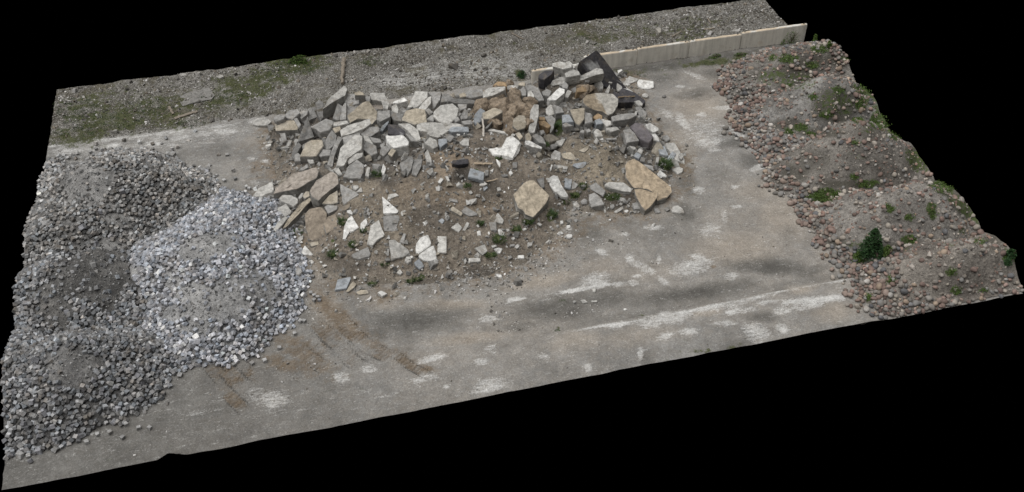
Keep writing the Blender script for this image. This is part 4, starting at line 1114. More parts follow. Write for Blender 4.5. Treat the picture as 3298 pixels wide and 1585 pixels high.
# zone of tightly packed blocks: here the fill lies lower, and shade of the gaps is tinted into the soil
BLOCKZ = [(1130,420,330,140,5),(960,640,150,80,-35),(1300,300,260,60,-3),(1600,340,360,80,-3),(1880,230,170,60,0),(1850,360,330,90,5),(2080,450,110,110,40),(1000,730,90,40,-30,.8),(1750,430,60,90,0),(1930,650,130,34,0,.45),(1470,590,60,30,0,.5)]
ROCKREC = []
CARVE = []
RAISE = []
def parse_rocks():
    rng = np.random.default_rng(21)
    for ln in ROCKS.strip().splitlines():
        f = ln.split(';'); x0, y0, sc = CROPS[f[0]]; col = f[1]; t = float(f[2])
        px = np.array([[float(a) for a in q.split(',')] for q in f[3].split()])/sc + np.array([x0, y0])
        opt = f[4].split(',') if len(f) > 4 else []; lm = f[5] if len(f) > 5 else ''
        lift = sum(float(o[1:]) for o in opt if o.startswith('l'))
        steep = 'v' in opt; vsteep = 'V' in opt
        # area centroid
        a = px; b = np.roll(px, -1, 0); cr = a[:, 0]*b[:, 1]-b[:, 0]*a[:, 1]; A = cr.sum()/2
        cc = ((a+b)*cr[:, None]).sum(0)/(6*A)
        dz = lift + min(t, .16)*.6
        # base point: the terrain where the foot of the piece stands
        P = hit(cc[0], cc[1], dz); c = P.copy()
        inb0 = f[0] in 'BCD' and t > .05 and pxmask(BLOCKZ, np.array([P[0]]), np.array([P[1]]), np.array([P[2]]))[0] > .3
        ylim = 13.0 if cc[0] > 1700 else 12.75
        if f[0] in 'BCD' and c[1] > ylim and cc[0] > 880 and not (f[0] == 'D' and cc[0] > 1980) and 'white block at the back' not in lm:
            d0 = ray(cc[0], cc[1]); c = CAM+d0*((ylim-.3*rng.random()-CAM[1])/d0[1]); RAISE.append((c[0], c[1], c[2]-t-.05, .35))
        elif inb0:
            d0 = ray(cc[0], cc[1]); c = c - d0/np.linalg.norm(d0)*rng.uniform(-.02, .13)
        nT = tnormal(c[0], c[1]); vw = VIEW(c)
        kv = .25+(.75 if steep else 0)
        n = nT*.7+np.array([0, 0, .35])+vw*kv+rng.normal(size=3)*(.13 if not inb0 else .22)
        if vsteep: n = np.array([.45, -.75, .45])
        n /= np.linalg.norm(n)
        for _ in range(12):
            if n@vw < (.45 if vsteep else .72): n = n+vw*.15; n /= np.linalg.norm(n)
        out = []
        if inb0: px = cc+(px-cc)*1.07
        for u, v in px:
            d = ray(u, v); s = ((c-CAM)@n)/(d@n); out.append(CAM+d*s)
        P3 = np.array(out)
        # order for outward winding
        if (np.cross(P3-c, np.roll(P3, -1, 0)-c)@n).sum() < 0: P3 = P3[::-1]
        ROCKREC.append(dict(P3=P3, c=c, n=n, t=t, col=col, px=px, cc=cc, lm=lm, lift=lift))
        CARVE.append((P3, c, n, t))
parse_rocks()
def rubble_z(X, Y, Z):
    bz = pxmask(BLOCKZ, X, Y, Z)
    Z = Z-.24*bz*sstep(.05, .4, Z)+.05*bz*fbm(X*4, Y*4, seed=44, o=3)
    for rx_, ry_, rz_, rr_ in RAISE:
        w_ = np.exp(-((X-rx_)**2+(Y-ry_)**2)/(2*rr_**2)); Z = np.where(w_ > .05, np.maximum(Z, rz_-(1-w_)*.9), Z)
    for P3, c, n, t in CARVE:
        lo = P3[:, :2].min(0); hi = P3[:, :2].max(0)
        m = (X > lo[0]) & (X < hi[0]) & (Y > lo[1]) & (Y < hi[1])
        if not m.any(): continue
        xs, ys = X[m], Y[m]; ins = poly_sd(P3[:, :2], xs, ys) > -.02
        pz = c[2]-((xs-c[0])*n[0]+(ys-c[1])*n[1])/max(n[2], .3)
        zz = Z[m]; zz = np.where(ins, np.minimum(zz, pz-min(.55*t, .12)-.02), zz); Z[m] = zz
    return Z
CLAY = [(1600,365,110,60,0,1),(1440,520,90,60,0,.55),(1480,640,160,60,10,.4),(1300,620,60,50,0,.35),(1560,300,60,14,0,.9),(1880,290,50,24,0,.6)]
SANDR = [(1960,520,170,80,10,1),(1850,480,60,40,0,.7),(1240,700,110,110,0,.5),(1160,620,60,70,0,.6)]
DARKR = [(1500,560,50,26,0,1),(1560,600,60,50,0,.6),(1120,860,90,30,0,.8),(1560,890,80,40,20,.8),(1430,700,120,50,0,.5),(1780,430,30,80,0,.9),(975,735,50,40,0,1),(1260,580,40,30,0,.8)]  # dark soil patches; in the hollows and the trench they paint shade
MOSSR = [(1105,718,12,9),(1071,820,14,12),(1138,787,14,14),(1069,776,8,6),(1211,562,24,10),(956,751,24,14,0,.8),(1345,896,30,12,0,.7),(1200,914,14,8),(1171,743,9,9),(1609,772,26,16),(1700,714,18,14),(1547,722,9,9),(1776,693,16,20),(1507,598,14,8),(1663,736,20,10),(1852,627,18,14),(1878,598,14,14),(1580,820,30,14,0,.8),(1972,632,36,14),(1851,625,16,10),(1820,650,20,12),(1798,404,18,36),(1754,466,24,10),(1605,508,16,6),(2143,531,26,22),(1240,850,20,10,0,.5),(1040,870,30,10,0,.5),(1530,545,8,6),(1320,905,14,8,0,.8)]
def rubble_tint(X, Y, Z):
    f = fbm(X*1.5, Y*1.5, seed=23, o=4)
    c = np.array([.18,.155,.127])*(1+.38*f)[:, None]
    ft = (1-sstep(.0, .16, Z-yard_h(X, Y)+.05*f))[:, None]; c = c*(1-ft)+np.array([.19,.168,.14])*ft
    for L, col in ((SANDR, (.25,.215,.165)), (CLAY, (.255,.195,.135)), (DARKR, (.075,.068,.06)), (BLOCKZ, (.10,.093,.085))):  # last two tints also put the shade of hollows and block gaps into colour
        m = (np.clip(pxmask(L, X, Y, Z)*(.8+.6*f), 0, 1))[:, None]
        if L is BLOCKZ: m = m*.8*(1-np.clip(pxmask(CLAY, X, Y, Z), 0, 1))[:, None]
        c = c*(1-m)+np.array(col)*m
    return c
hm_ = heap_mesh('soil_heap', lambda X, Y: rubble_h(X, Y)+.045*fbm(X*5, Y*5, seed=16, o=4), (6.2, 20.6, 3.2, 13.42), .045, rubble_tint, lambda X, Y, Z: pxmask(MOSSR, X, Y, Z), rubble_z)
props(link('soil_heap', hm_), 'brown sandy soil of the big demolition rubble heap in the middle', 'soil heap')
HR = rubble_z(_GX, _GY, rubble_h(_GX, _GY)+0.0)
HG2 = np.maximum(HG-99*(rubble_h(_GX, _GY) >= HG-1e-6), np.maximum(HR, yard_h(_GX, _GY)))
# orange clay clods
def rocks_build():
    rng = np.random.default_rng(77)
    lms = [(r['lm'], r['cc']) for r in ROCKREC if r['lm'] and r['lm'] != 'grey edged tan boulder overlapping it']
    used = {}
    recs = []
    for r in ROCKREC:
        t = r['t']
        inb = pxmask(BLOCKZ, *[np.array([v]) for v in r['c']])[0] > .4
        tt = t+(.26 if inb and t > .05 else .02)
        V, F, T = rock_mesh(r['P3'], r['c'], r['n'], tt, r['col'], rng, inb, .25 if r['col'] in 'kb' else 1.0)
        ext = max(np.ptp(r['P3'][:, 0]), np.linalg.norm([np.ptp(r['P3'][:, 1]), np.ptp(r['P3'][:, 2])]))
        big = ext > .75
        kind = 'slab_fragment' if (big and t <= .18) or t <= .07 else ('boulder' if big else 'rubble_chunk')
        base = r['c'].copy()
        me = newmesh(kind, V-base, F, M_CONC, False, T)
        o = link(kind, me, None, base)
        cat = {'slab_fragment': 'slab', 'boulder': 'boulder', 'rubble_chunk': 'rubble chunk'}[kind]
        grp = {'slab_fragment': 'broken slabs in the rubble heap', 'boulder': 'boulders in the rubble heap', 'rubble_chunk': 'chunks in the rubble heap'}[kind]
        if r['lm']:
            lab = r['lm'] if len(r['lm'].split()) >= 4 else r['lm']+' in the rubble heap'
            if lab.startswith('grey edged'): lab = 'grey edged tan boulder overlapping the largest tan boulder'
            elif len(lab.split()) < 8: lab += ' of the rubble heap' if any(w in lab for w in ('crest', 'ridge', 'foot', 'slope', 'centre', 'front')) and 'yard' not in lab and 'alone' not in lab else ''
            props(o, lab, cat, grp)
        else:
            props(o, None, cat, grp)
            sz = 'large' if ext > .9 else ('mid sized' if ext > .45 else 'small')
            shp = {'slab_fragment': 'slab', 'boulder': 'block', 'rubble_chunk': 'chunk'}[kind]
            P = r['P3']; mn, mx = P.min(0), P.max(0)
            e1 = np.linalg.eigvalsh(np.cov((P-P.mean(0)).T)); asp = math.sqrt(e1[2]/max(e1[1], 1e-6))
            if asp > 2.6: sz = sz+' narrow' if sz != 'mid sized' else 'narrow'
            if len(P) == 3: shp = 'three cornered '+shp
            recs.append((o, r['cc'], f"{sz} {TN[r['col']]} {shp}"))
    for o, u, v, c, noun, grp, _ in LOOSE_OBJ:
        recs.append((o, np.array([u, v], float), f"loose {c} {noun}"))
        props(o, None, noun, grp)
    # labels that place each piece against the nearest named neighbour
    buckets = {}
    lm_used = lms + [('sandy topped light sett pile', np.array([660, 880.])), ('front left sett pile', np.array([250, 1200.])), ('back left sett pile', np.array([430, 590.]))]
    for o, cc, desc in recs:
        ds = [np.hypot(cc[0]-l[1][0], (cc[1]-l[1][1])*1.3) for l in lm_used]
        lname, lp = lm_used[int(np.argmin(ds))]
        dx, dy = cc[0]-lp[0], (cc[1]-lp[1])*1.3
        rel = ('right of' if dx > 0 else 'left of') if abs(dx) > abs(dy) else ('in front of' if dy > 0 else 'behind')
        lname = lname.split(',')[0]
        buckets.setdefault((desc, rel, lname), []).append((min(ds), o))
    ords = ['', ', second nearest to it', ', third nearest to it', ', fourth nearest to it', ', fifth nearest to it', ', sixth nearest to it', ', seventh nearest to it', ', eighth nearest to it', ', ninth nearest to it']
    for (desc, rel, lname), L in buckets.items():
        L.sort(key=lambda q: q[0])
        for i, (dd, o) in enumerate(L):
            lab = f"{desc} {rel} the {lname}"+(ords[min(i, 8)] if len(L) > 1 and i else (', nearest to it' if len(L) > 1 else ''))
            w = lab.split()
            if len(w) > 16: lab = lab.replace(', second nearest to it', ', second nearest').replace('mid sized ', '').replace(' to it', '')
            if len(lab.split()) > 16: lab = lab.replace('three cornered ', 'pointed ')
            o['label'] = ' '.join(lab.split()[:16])
rocks_build()

# ------------------------------------------------------------------ loose fill between the blocks, debris and pebbles
def scatter(name, label, n, box, pfun, sz, tints, mat, shapes, T, seed, sink=.25, flat=None, H=None, cat='rubble'):
    rng = np.random.default_rng(seed)
    x0, x1, y0, y1 = box
    X = rng.uniform(x0, x1, n); Y = rng.uniform(y0, y1, n)
    Z = hlook(X, Y, H)
    k = rng.random(n) < pfun(X, Y, Z)
    X, Y, Z = X[k], Y[k], Z[k]; m = len(X)
    s = rng.lognormal(0, sz[1], m)*sz[0]
    P = np.stack([X, Y, Z+s*(.5-sink)], -1)
    ti = np.array(tints)[rng.integers(0, len(tints), m)]*np.exp(rng.normal(size=m)*.2)[:, None]
    V, F, TT = batch(P, shapes, T, s, rot_rand(rng, m), ti, rng)
    o = link(name, newmesh(name, V, F, mat, False, TT)); props(o, label, cat, None, 'stuff')
    return o
ANG = pebble_shapes(16, np.random.default_rng(2), ang=1.0)
def tet_like(n, rng):
    out = []
    for _ in range(n):
        v = np.sign(BC_V)*np.abs(BC_V)
        v = BC_V*np.array([1, rng.uniform(.5, .95), rng.uniform(.3, .75)])
        for s in range(8):
            m = (np.sign(BC_V[:, 0]) > 0) == bool(s & 1); m &= (np.sign(BC_V[:, 1]) > 0) == bool(s & 2); m &= (np.sign(BC_V[:, 2]) > 0) == bool(s & 4)
            v[m] += rng.normal(size=3)*.24
        out.append(v)
    return out
SHARD = tet_like(20, np.random.default_rng(6))
GREYS = [(.24,.236,.228),(.17,.167,.16),(.31,.305,.29),(.13,.127,.12),(.27,.245,.205),(.215,.21,.20)]
def bzone(X, Y, Z): return pxmask(BLOCKZ, X, Y, Z)*(poly_sd(RB_POLY, X, Y) > -.05)
scatter('loose_rubble', 'smaller grey chunks packed between the big blocks of the rubble heap', 6000, (6.8, 20.2, 3.9, 13.3), lambda X, Y, Z: .42*bzone(X, Y, Z)*(1-.9*np.clip(pxmask(CLAY, X, Y, Z), 0, 1)), (.075, .35), GREYS, M_CONC, SHARD, BC_T, 91, .3, H=HG2)
def pdeb(X, Y, Z):
    sd = poly_sd(RB_POLY, X, Y)
    f = fbm(X*1.2, Y*1.2, seed=71, o=3)
    return np.where(sd > 0, .42+.5*f, np.exp(sd/.22)*.38)*(Y < 13.3)
scatter('rubble_debris', 'fine broken concrete and brick bits strewn over the soil slopes', 15000, (6.2, 20.8, 3.0, 13.3), pdeb, (.021, .5), GREYS+[(.48,.475,.46),(.42,.41,.39)], M_GRIT, SHARD, BC_T, 92, .2, H=HG2)
scatter('rubble_debris', 'fist sized grey rubble bits strewn over the soil slopes', 3600, (6.2, 20.8, 3.2, 13.3), lambda X, Y, Z: pdeb(X, Y, Z)*.8, (.045, .35), GREYS+[(.45,.445,.43)], M_CONC, SHARD, BC_T, 93, .25, H=HG2)
def ptrail(X, Y, Z):
    U, V = project(X, Y, Z)
    r = np.maximum(ell(U, V, 1610, 990, 40, 80, -12, .5), np.maximum(ell(U, V, 1660, 1055, 60, 22, 0, .4), ell(U, V, 1620, 880, 240, 60, -12, .6)))
    r = np.maximum(r, np.maximum(ell(U, V, 1870, 1000, 100, 26, -10, .3), ell(U, V, 1010, 1010, 30, 50, -30, .35)))
    r = np.maximum(r, np.maximum(ell(U, V, 980, 1180, 120, 24, 0, .12), ell(U, V, 1120, 960, 140, 20, 0, .3)))
    r = np.maximum(r, ell(U, V, 1880, 780, 160, 20, 0, .4))
    return r
scatter('stone_chips', 'pale stone chips trailing over the yard in front of the rubble', 16000, (5, 20.5, 1.2, 6.8), ptrail, (.014, .45), [(.42,.41,.39),(.26,.25,.235),(.5,.49,.48),(.14,.13,.12)], M_GRIT, SHARD, BC_T, 94, .2, H=HG2, cat='stone chips')
def pback(X, Y, Z): return .35+.65*fbm(X*.7, Y*.7, seed=73, o=3)
scatter('gravel_stones', 'grey gravel stones scattered over the rough strip behind the yard', 21000, (.1, 26.4, 13.65, 17), pback, (.017, .5), [(.2,.195,.18),(.28,.27,.255),(.12,.113,.105),(.38,.37,.36),(.16,.14,.115),(.08,.075,.068)], M_GRIT, SHARD, BC_T, 95, .3, cat='gravel')
scatter('yard_grit', 'tiny grit specks lying on the yard surface', 3500, (.3, 22, .2, 13.2), lambda X, Y, Z: (Z < .08)*(.25+.6*fbm(X*.6, Y*.6, seed=74, o=3)), (.009, .45), [(.33,.32,.3),(.12,.11,.1),(.45,.44,.43),(.2,.18,.15)], M_GRIT, SHARD, BC_T, 96, .2, cat='grit')
def pmound(X, Y, Z): return (stone_max(X, Y) > .05)*.5
def stone_max(X, Y):
    return np.max(np.stack([stone_h(k, X, Y) for k in STONE_HEAPS]), 0)
scatter('mound_grit', 'small pebbles and crumbs in the earth of the right hand mounds', 9000, (21.6, 26.45, .1, 13.2), pmound, (.018, .5), [(.26,.235,.205),(.17,.155,.14),(.34,.31,.28),(.25,.17,.14)], M_GRIT, SHARD, BC_T, 97, .2, cat='grit')
def psett(X, Y, Z):
    A = np.max(np.stack([sett_h(k, X, Y) for k in SETT_HEAPS]), 0); return (A > 0)*(.15+.7*sand_mask(X, Y, Z))
scatter('sett_grit', 'fine stone grit lying between the setts of the left piles', 12000, (.05, 8, .6, 13), psett, (.016, .45), [(.2,.2,.2),(.28,.28,.28),(.13,.13,.13)], M_GRIT, SHARD, BC_T, 98, .2, cat='grit')
# ------------------------------------------------------------------ concrete barrier panels
def panel_mesh(L, H, D, seed, mat):
    import bmesh
    # cross-section with a rounded top edge, swept along x, in local coordinates (x 0..L, y 0..D, z 0..H)
    r = .03
    prof = [(0, -.25), (0, .02), (0, H*.5), (0, H-r), (r*.3, H-r*.3), (r, H), (D*.5, H+.004), (D-r, H), (D-r*.3, H-r*.3), (D, H-r), (D, H*.5), (D, -.25)]
    nx = 26; V = []; T = []
    for i in range(nx+1):
        x = L*i/nx
        inset = 0.012 if i in (0, nx) else 0
        for (y, z) in prof:
            ch = 0
            if z > H-.05: ch = .012*max(0, vnoise(np.array(x*4.), np.array(y*9.+seed), seed=seed)+.1)
            yy = y+(inset if y < D*.5 else -inset); V.append((x, yy+float(ch)*(1 if y < D*.5 else -1), z-float(ch)*.8-(inset if z > H*.6 else 0)))
    k = len(prof); F = []
    for i in range(nx):
        for j in range(k-1):
            a = i*k+j; F.append((a, a+k, a+k+1, a+1))
    F.append(tuple(range(k-1, -1, -1))[::-1]); F.append(tuple(nx*k+j for j in range(k))[::-1])
    V = np.array(V)
    T = np.tile(np.array([.64, .615, .555]), (len(V), 1)); top = V[:, 2] > H-.02
    sandy = (fbm(V[:, 0]*2.1+seed, V[:, 1]*3, seed=seed, o=3) > -.15) & top
    T[top] = (.60, .585, .545); T[sandy] = (.50, .42, .32)
    me = newmesh('concrete_barrier', V, F, mat, False, T)
    bm = bmesh.new(); bm.from_mesh(me); bmesh.ops.recalc_face_normals(bm, faces=bm.faces); bm.to_mesh(me); bm.free()
    return me
def wall_mat():
    m, t, b = nt('barrier_concrete'); n = N(t)
    base = n.attr('tint').outputs['Color']
    big = n.noise(1.4, 5, .6, 1)
    st = t.nodes.new('ShaderNodeMapping'); st.inputs['Scale'].default_value = (9, 9, .8); n.L(n.co, st.inputs[0])
    streak = n.noise(1.0, 4, .6, 3, st.outputs[0]); fn = n.noise(45, 3, .7, 4)
    v = n.math('MULTIPLY', n.math('MULTIPLY', n.mapr(big, .3, .7, .85, 1.12), n.mapr(streak, .3, .7, .82, 1.12)), n.mapr(fn, .3, .7, .88, 1.1))
    cmb = t.nodes.new('ShaderNodeCombineColor')
    for i in range(3): n.L(v, cmb.inputs[i])
    c = n.mix(1.0, base, cmb.outputs[0], 'MULTIPLY')
    c = n.mix(n.mapr(n.noise(2.3, 4, .6, 9), .55, .7, 0, .3, True), c, (.36, .29, .2))
    vd = n.voro(3.1, 'Distance'); c = n.mix(n.mapr(vd, .06, .04, 0, .7), c, (.06, .055, .05))
    n.L(c, b.inputs['Base Color']); n.L(n.bump(big, .01, .5, n.bump(fn, .004, .6)), b.inputs['Normal'])
    return m
M_WALL = wall_mat()
M_DARK = plain('dark_joint', (.05, .047, .043), .2)
WL = [(16.05, 13.27, 1.92, .60, -.012, 'leftmost pale concrete barrier panel, half buried by the rubble heap'), (18.03, 13.62, 1.935, .66, 0, 'concrete barrier panel with sandy top right behind the leaning black plate'),
      (20.02, 13.66, 1.935, .66, .006, 'clean grey concrete barrier panel, second right of the leaning black plate'), (22.0, 13.68, 1.955, .665, 0, 'concrete barrier panel third right of the leaning black plate'), (24.0, 13.70, 2.56, .70, .01, 'long mossy concrete barrier panel at the right end of the wall')]
for i, (x, y, L, H, rz, lab) in enumerate(WL):
    root = bpy.data.objects.new('barrier_panel', None); COL.objects.link(root); root.location = (x, y, 0); root.rotation_euler = (0, 0, rz)
    props(root, lab, 'barrier panel', 'concrete barrier panels of the low wall')
    link('panel_body', panel_mesh(L, H, .13, 5+i, M_WALL), root)
    # lifting anchor set in the top near each end
    for ax in (.12, L-.12):
        pts = []; Fc = []
        for a in range(10): pts.append((ax+.035*math.cos(a*.6283), .065+.022*math.sin(a*.6283), H+.002))
        for a in range(10): pts.append((ax+.028*math.cos(a*.6283), .065+.018*math.sin(a*.6283), H+.014))
        Fc = [(a, (a+1) % 10, 10+(a+1) % 10, 10+a) for a in range(10)]+[tuple(range(10, 20))]
        link('lifting_anchor', newmesh('lifting_anchor', pts, Fc, M_DARK), root)

# ------------------------------------------------------------------ timber, poles, slabs and stones
def rod(name, p0, p1, r, mat, label, cat, group=None, taper=.8, k=8, n=10, wob=.012, sq=False):
    p0 = np.array(p0, float); p1 = np.array(p1, float); d = p1-p0; L = np.linalg.norm(d); d /= L
    a = np.cross(d, [0, 0, 1.]); a = a/np.linalg.norm(a); b = np.cross(a, d)
    V = []; rg = np.random.default_rng(int(abs(p0[0]*100))); off = rg.normal(size=(n+1, 2))*wob
    if sq: k = 4
    for i in range(n+1):
        t = i/n; c = p0+(p1-p0)*t+a*off[i, 0]+b*off[i, 1]*.4; rr = r*(1-(1-taper)*t)
        for j in range(k):
            an = 2*math.pi*(j+.5)/k; q = rr*(1+(.0 if sq else .12*math.sin(3*an+i*.2)))
            w = (1.0, .35) if sq else (1, 1)
            V.append(c+a*math.cos(an)*q*w[0]+b*math.sin(an)*q*w[1])
    F = [(i*k+j, i*k+(j+1) % k, (i+1)*k+(j+1) % k, (i+1)*k+j) for i in range(n) for j in range(k)]
    F += [tuple(range(k))[::-1], tuple(n*k+j for j in range(k))]
    V = np.array(V)-p0
    o = link(name, newmesh(name, V, F, mat, False), None, p0); props(o, label, cat, group); return o
def gp(u, v, h=.05):
    q = hit(u, v, 0); return (q[0], q[1], q[2]+h)
rod('log', gp(1109,194,.06), gp(1103,274,.07), .075, M_WOOD, 'grey weathered log lying on the gravel behind the rubble heap', 'log')
rod('plank', gp(545,345,.03), gp(556,370,.03), .06, M_WOOD, 'short weathered plank stub left of the longer plank on the gravel', 'plank', 'planks on the gravel strip', sq=True)
rod('plank', gp(563,385,.035), gp(636,361,.035), .09, M_WOOD, 'longer weathered plank lying in front of the flat grey slab on gravel', 'plank', 'planks on the gravel strip', sq=True)
rod('stick', gp(1647,109,.03), gp(1685,128,.03), .025, M_WOOD, 'thin pale stick on the gravel near the top middle', 'stick', 'sticks on the gravel strip')
rod('stick', gp(2279,62,.03), gp(2290,78,.03), .025, M_WOOD, 'short pale stick on the gravel behind the barrier wall, farthest right', 'stick', 'sticks on the gravel strip')
rod('stick', gp(2165,120,.03), gp(2194,103,.03), .03, M_WOOD, 'pale branch on the gravel just behind the middle barrier panels', 'stick', 'sticks on the gravel strip')
rod('plank', gp(2266,98,.03), gp(2300,92,.03), .06, M_WOOD, 'flat pale board lying behind the barrier wall', 'plank', 'planks on the gravel strip', sq=True)
rod('plank', gp(1528,538,.12), gp(1587,537,.12), .055, plain('raw_timber', (.33,.27,.2), .3, 30), 'pale timber batten behind the blue grey square block', 'plank', sq=True)
rod('plank', gp(1569,592,.08), gp(1602,583,.08), .03, plain('raw_timber', (.33,.27,.2), .3, 30), 'thin pale timber lath right of the blue grey square block', 'plank', sq=True)
rod('wooden_post', gp(1556,440,.0), gp(1556,401,.22), .04, plain('pale_timber', (.42,.39,.35), .2, 30), 'thin pale post sticking up above the jagged white slab', 'post', sq=True)
rod('pole', gp(1990,334,.25), gp(2048,330,.25), .03, plain('brown_pole', (.22,.17,.12), .3, 30), 'thin brown pole lying across the fallen black plate', 'pole')
rod('plank', gp(1253,855,.03), gp(1252,885,.02), .05, M_WOOD, 'dark old board end sticking from soil left of the broken disc', 'plank', sq=True)
def flat_slab(px, t, tint, label, name='slab_fragment', cat='slab', lift=.0):
    P = np.array([gz(u, v, .03+t*.6+lift) for u, v in px]); c = P.mean(0); rng = np.random.default_rng(int(px[0][0]))
    if (np.cross(P-c, np.roll(P, -1, 0)-c)[:, 2]).sum() < 0: P = P[::-1]
    TC['_'] = tint
    V, F, T = rock_mesh(P, c, np.array([0, 0, 1.]), t, '_', rng, False)
    o = link(name, newmesh(name, V-c, F, M_CONC, False, T), None, c); props(o, label, cat); return o
def cr(x0, y0, s, pts): return [(x0+a/s, y0+b/s) for a, b in pts]
flat_slab(cr(100,100,2.476,[(1190,515),(1290,480),(1420,448),(1465,512),(1440,545),(1340,560),(1210,598),(1185,560)]), .02, (.19,.185,.175), 'flat worn grey slab lying in the weedy gravel, upper left')
flat_slab(cr(1900,0,3.095,[(652,285),(680,268),(708,282),(712,315),(690,325)]), .18, (.40,.38,.34), 'pale boulder on the gravel behind the barrier wall', 'boulder', 'boulder')
flat_slab(cr(1900,0,3.095,[(1405,312),(1430,295),(1495,288),(1500,300),(1480,316)]), .06, (.36,.35,.33), 'small pale flat slab close behind the barrier wall')
flat_slab([(577,237),(598,235),(603,243),(583,246)], .08, (.33,.32,.3), 'pale grey stone at the back edge of the gravel, left part', 'boulder', 'boulder', -.02)
flat_slab([(695,246),(712,240),(722,246),(708,251)], .08, (.34,.33,.31), 'flattish pale stone in the gravel above the flat worn slab', 'boulder', 'boulder', -.02)
# clods of orange clay in the middle of the rubble ridge
def clods():
    L = [(1600,300,.24),(1560,335,.16),(1640,395,.22),(1680,355,.25),(1705,330,.16),(1620,345,.28),(1580,375,.16),(1660,330,.2),(1600,400,.15),(1700,372,.14),(1545,330,.15),(1640,272,.13),(1635,425,.13),(1885,285,.2),(1540,352,.12),(1690,395,.16),(1590,330,.2),(1650,362,.16),(1665,305,.17)]
    nm = ['at the top left of','upper left in','lower middle of','right of centre in','upper right in','in the centre of','left of centre in','top middle in','low down in','at the right edge of','at the left edge of','behind','at the foot of','far right of','lowest at the left edge of','lower right in','upper left centre of','right beneath the crest of','near the top of']
    rng = np.random.default_rng(12)
    import bmesh
    bm = bmesh.new(); bmesh.ops.create_icosphere(bm, subdivisions=4, radius=1)
    CV = np.array([v.co[:] for v in bm.verts]); CT = np.array([[v.index for v in f.verts] for f in bm.faces]); bm.free()
    def clod_shape(i):
        v = CV*np.array([1.25, 1.0, .8]); k = i*11.3
        v = v*(1+.38*fbm(CV[:, 0]*1.2+k, CV[:, 1]*1.2, CV[:, 2]*1.2, seed=i, o=2)+.2*fbm(CV[:, 0]*3.5+k, CV[:, 1]*3.5, CV[:, 2]*3.5, seed=i+50, o=4))[:, None]
        for _ in range(5):
            d = rng.normal(size=3); d /= np.linalg.norm(d); h = rng.uniform(.5, .85); q = v @ d; v = v-(np.maximum(q-h, 0)*.8)[:, None]*d
        return v
    shp = [clod_shape(i) for i in range(8)]
    for i, ((u, v, s), w) in enumerate(zip(L, nm)):
        p = hit(u, v, .0); s = s*1.5; q = shp[i % 8]*s; p[2] -= s*.25; q = q*(1+.16*fbm(q[:, 0]*9+i, q[:, 1]*9, q[:, 2]*9, seed=i, o=3))[:, None]
        Rr = rot_rand(rng, 1)[0]; q = q@Rr.T
        c = np.array([.25,.20,.15])*rng.uniform(.75, 1.1)
        o = link('clay_clod', newmesh('clay_clod', q, CT, M_SOIL, True, c, {'mask': np.tile([0, 0, 0, 1.], (len(q), 1))}), None, (p[0], p[1], p[2]))
        props(o, f'orange brown clay clod {w} the clay patch on the ridge', 'clay clod', 'clay clods on the rubble ridge')
clods()

# ------------------------------------------------------------------ plants
def tuft_mesh(name, rad, h, n, seed, broad=False):
    rng = np.random.default_rng(seed); V = []; F = []
    for i in range(n):
        a = rng.uniform(0, 6.28); r = rad*math.sqrt(rng.random())*.8; lean = rng.uniform(.2, 1.0)*(1 if not broad else 1.2)
        x, y = r*math.cos(a), r*math.sin(a); L = h*rng.uniform(.5, 1.1); w = (.008 if not broad else .022)*rng.uniform(.8, 1.4)
        d = np.array([math.cos(a)*lean, math.sin(a)*lean, 1.0]); d /= np.linalg.norm(d); s = np.array([-math.sin(a), math.cos(a), 0])
        b = len(V); p = np.array([x, y, -.02])
        m = p+d*L*.55; tip = p+d*L+np.array([math.cos(a), math.sin(a), -.6])*L*.22
        V += [p-s*w*.5, p+s*w*.5, m+s*w, m-s*w, tip]; F += [(b, b+1, b+2, b+3), (b+3, b+2, b+4)]
    return V, F
def leafy(rx, ry, h, n, ls, seed, dome=True):
    rng = np.random.default_rng(seed); V = []; F = []
    cl = rng.normal(size=(9, 3))*.45
    for i in range(n):
        c = cl[rng.integers(0, 9)]+rng.normal(size=3)*.28
        q = c/max(1, np.linalg.norm(c)); z = abs(q[2]) if dome else q[2]*.5+.5
        p = np.array([q[0]*rx*(1-.35*z), q[1]*ry*(1-.35*z), z*h])
        nrm = rng.normal(size=3)+np.array([q[0], q[1], .9]); nrm /= np.linalg.norm(nrm)
        a = np.cross(nrm, rng.normal(size=3)); a /= np.linalg.norm(a); b = np.cross(nrm, a); L = ls*rng.uniform(.6, 1.3)
        k = len(V); V += [p-a*L, p+b*L*.45-a*L*.1, p+a*L+nrm*-.2*L, p-b*L*.45-a*L*.1]; F.append((k, k+1, k+2, k+3))
    return V, F
# the big leafy bush between the two frontmost mounds
def shrub(u, v, rx, ry, h, label, n, ls, mat, name='shrub', seed=1, cat='shrub', off=0):
    p = hit(u, v); root = bpy.data.objects.new(name, None); COL.objects.link(root); root.location = (p[0], p[1], p[2]-.03)
    props(root, label, cat)
    V, F = leafy(rx, ry, h, n, ls, seed); link('foliage', newmesh('foliage', V, F, mat), root)
    # several stems
    rng = np.random.default_rng(seed); SV = []; SF = []
    for i in range(7):
        a = rng.uniform(0, 6.28); tip = np.array([math.cos(a)*rx*.5, math.sin(a)*ry*.5, h*rng.uniform(.6, .9)])
        for s in range(5):
            t0 = s/4; c = tip*t0*np.array([t0, t0, 1]) if s else np.zeros(3); r = .012*(1-.7*t0)
            for j in range(5): SV.append(c+np.array([math.cos(j*1.2566)*r, math.sin(j*1.2566)*r, 0]))
        b = i*25
        SF += [(b+s*5+j, b+s*5+(j+1) % 5, b+(s+1)*5+(j+1) % 5, b+(s+1)*5+j) for s in range(4) for j in range(5)]
    link('stem', newmesh('stem', SV, SF, M_STEM), root)
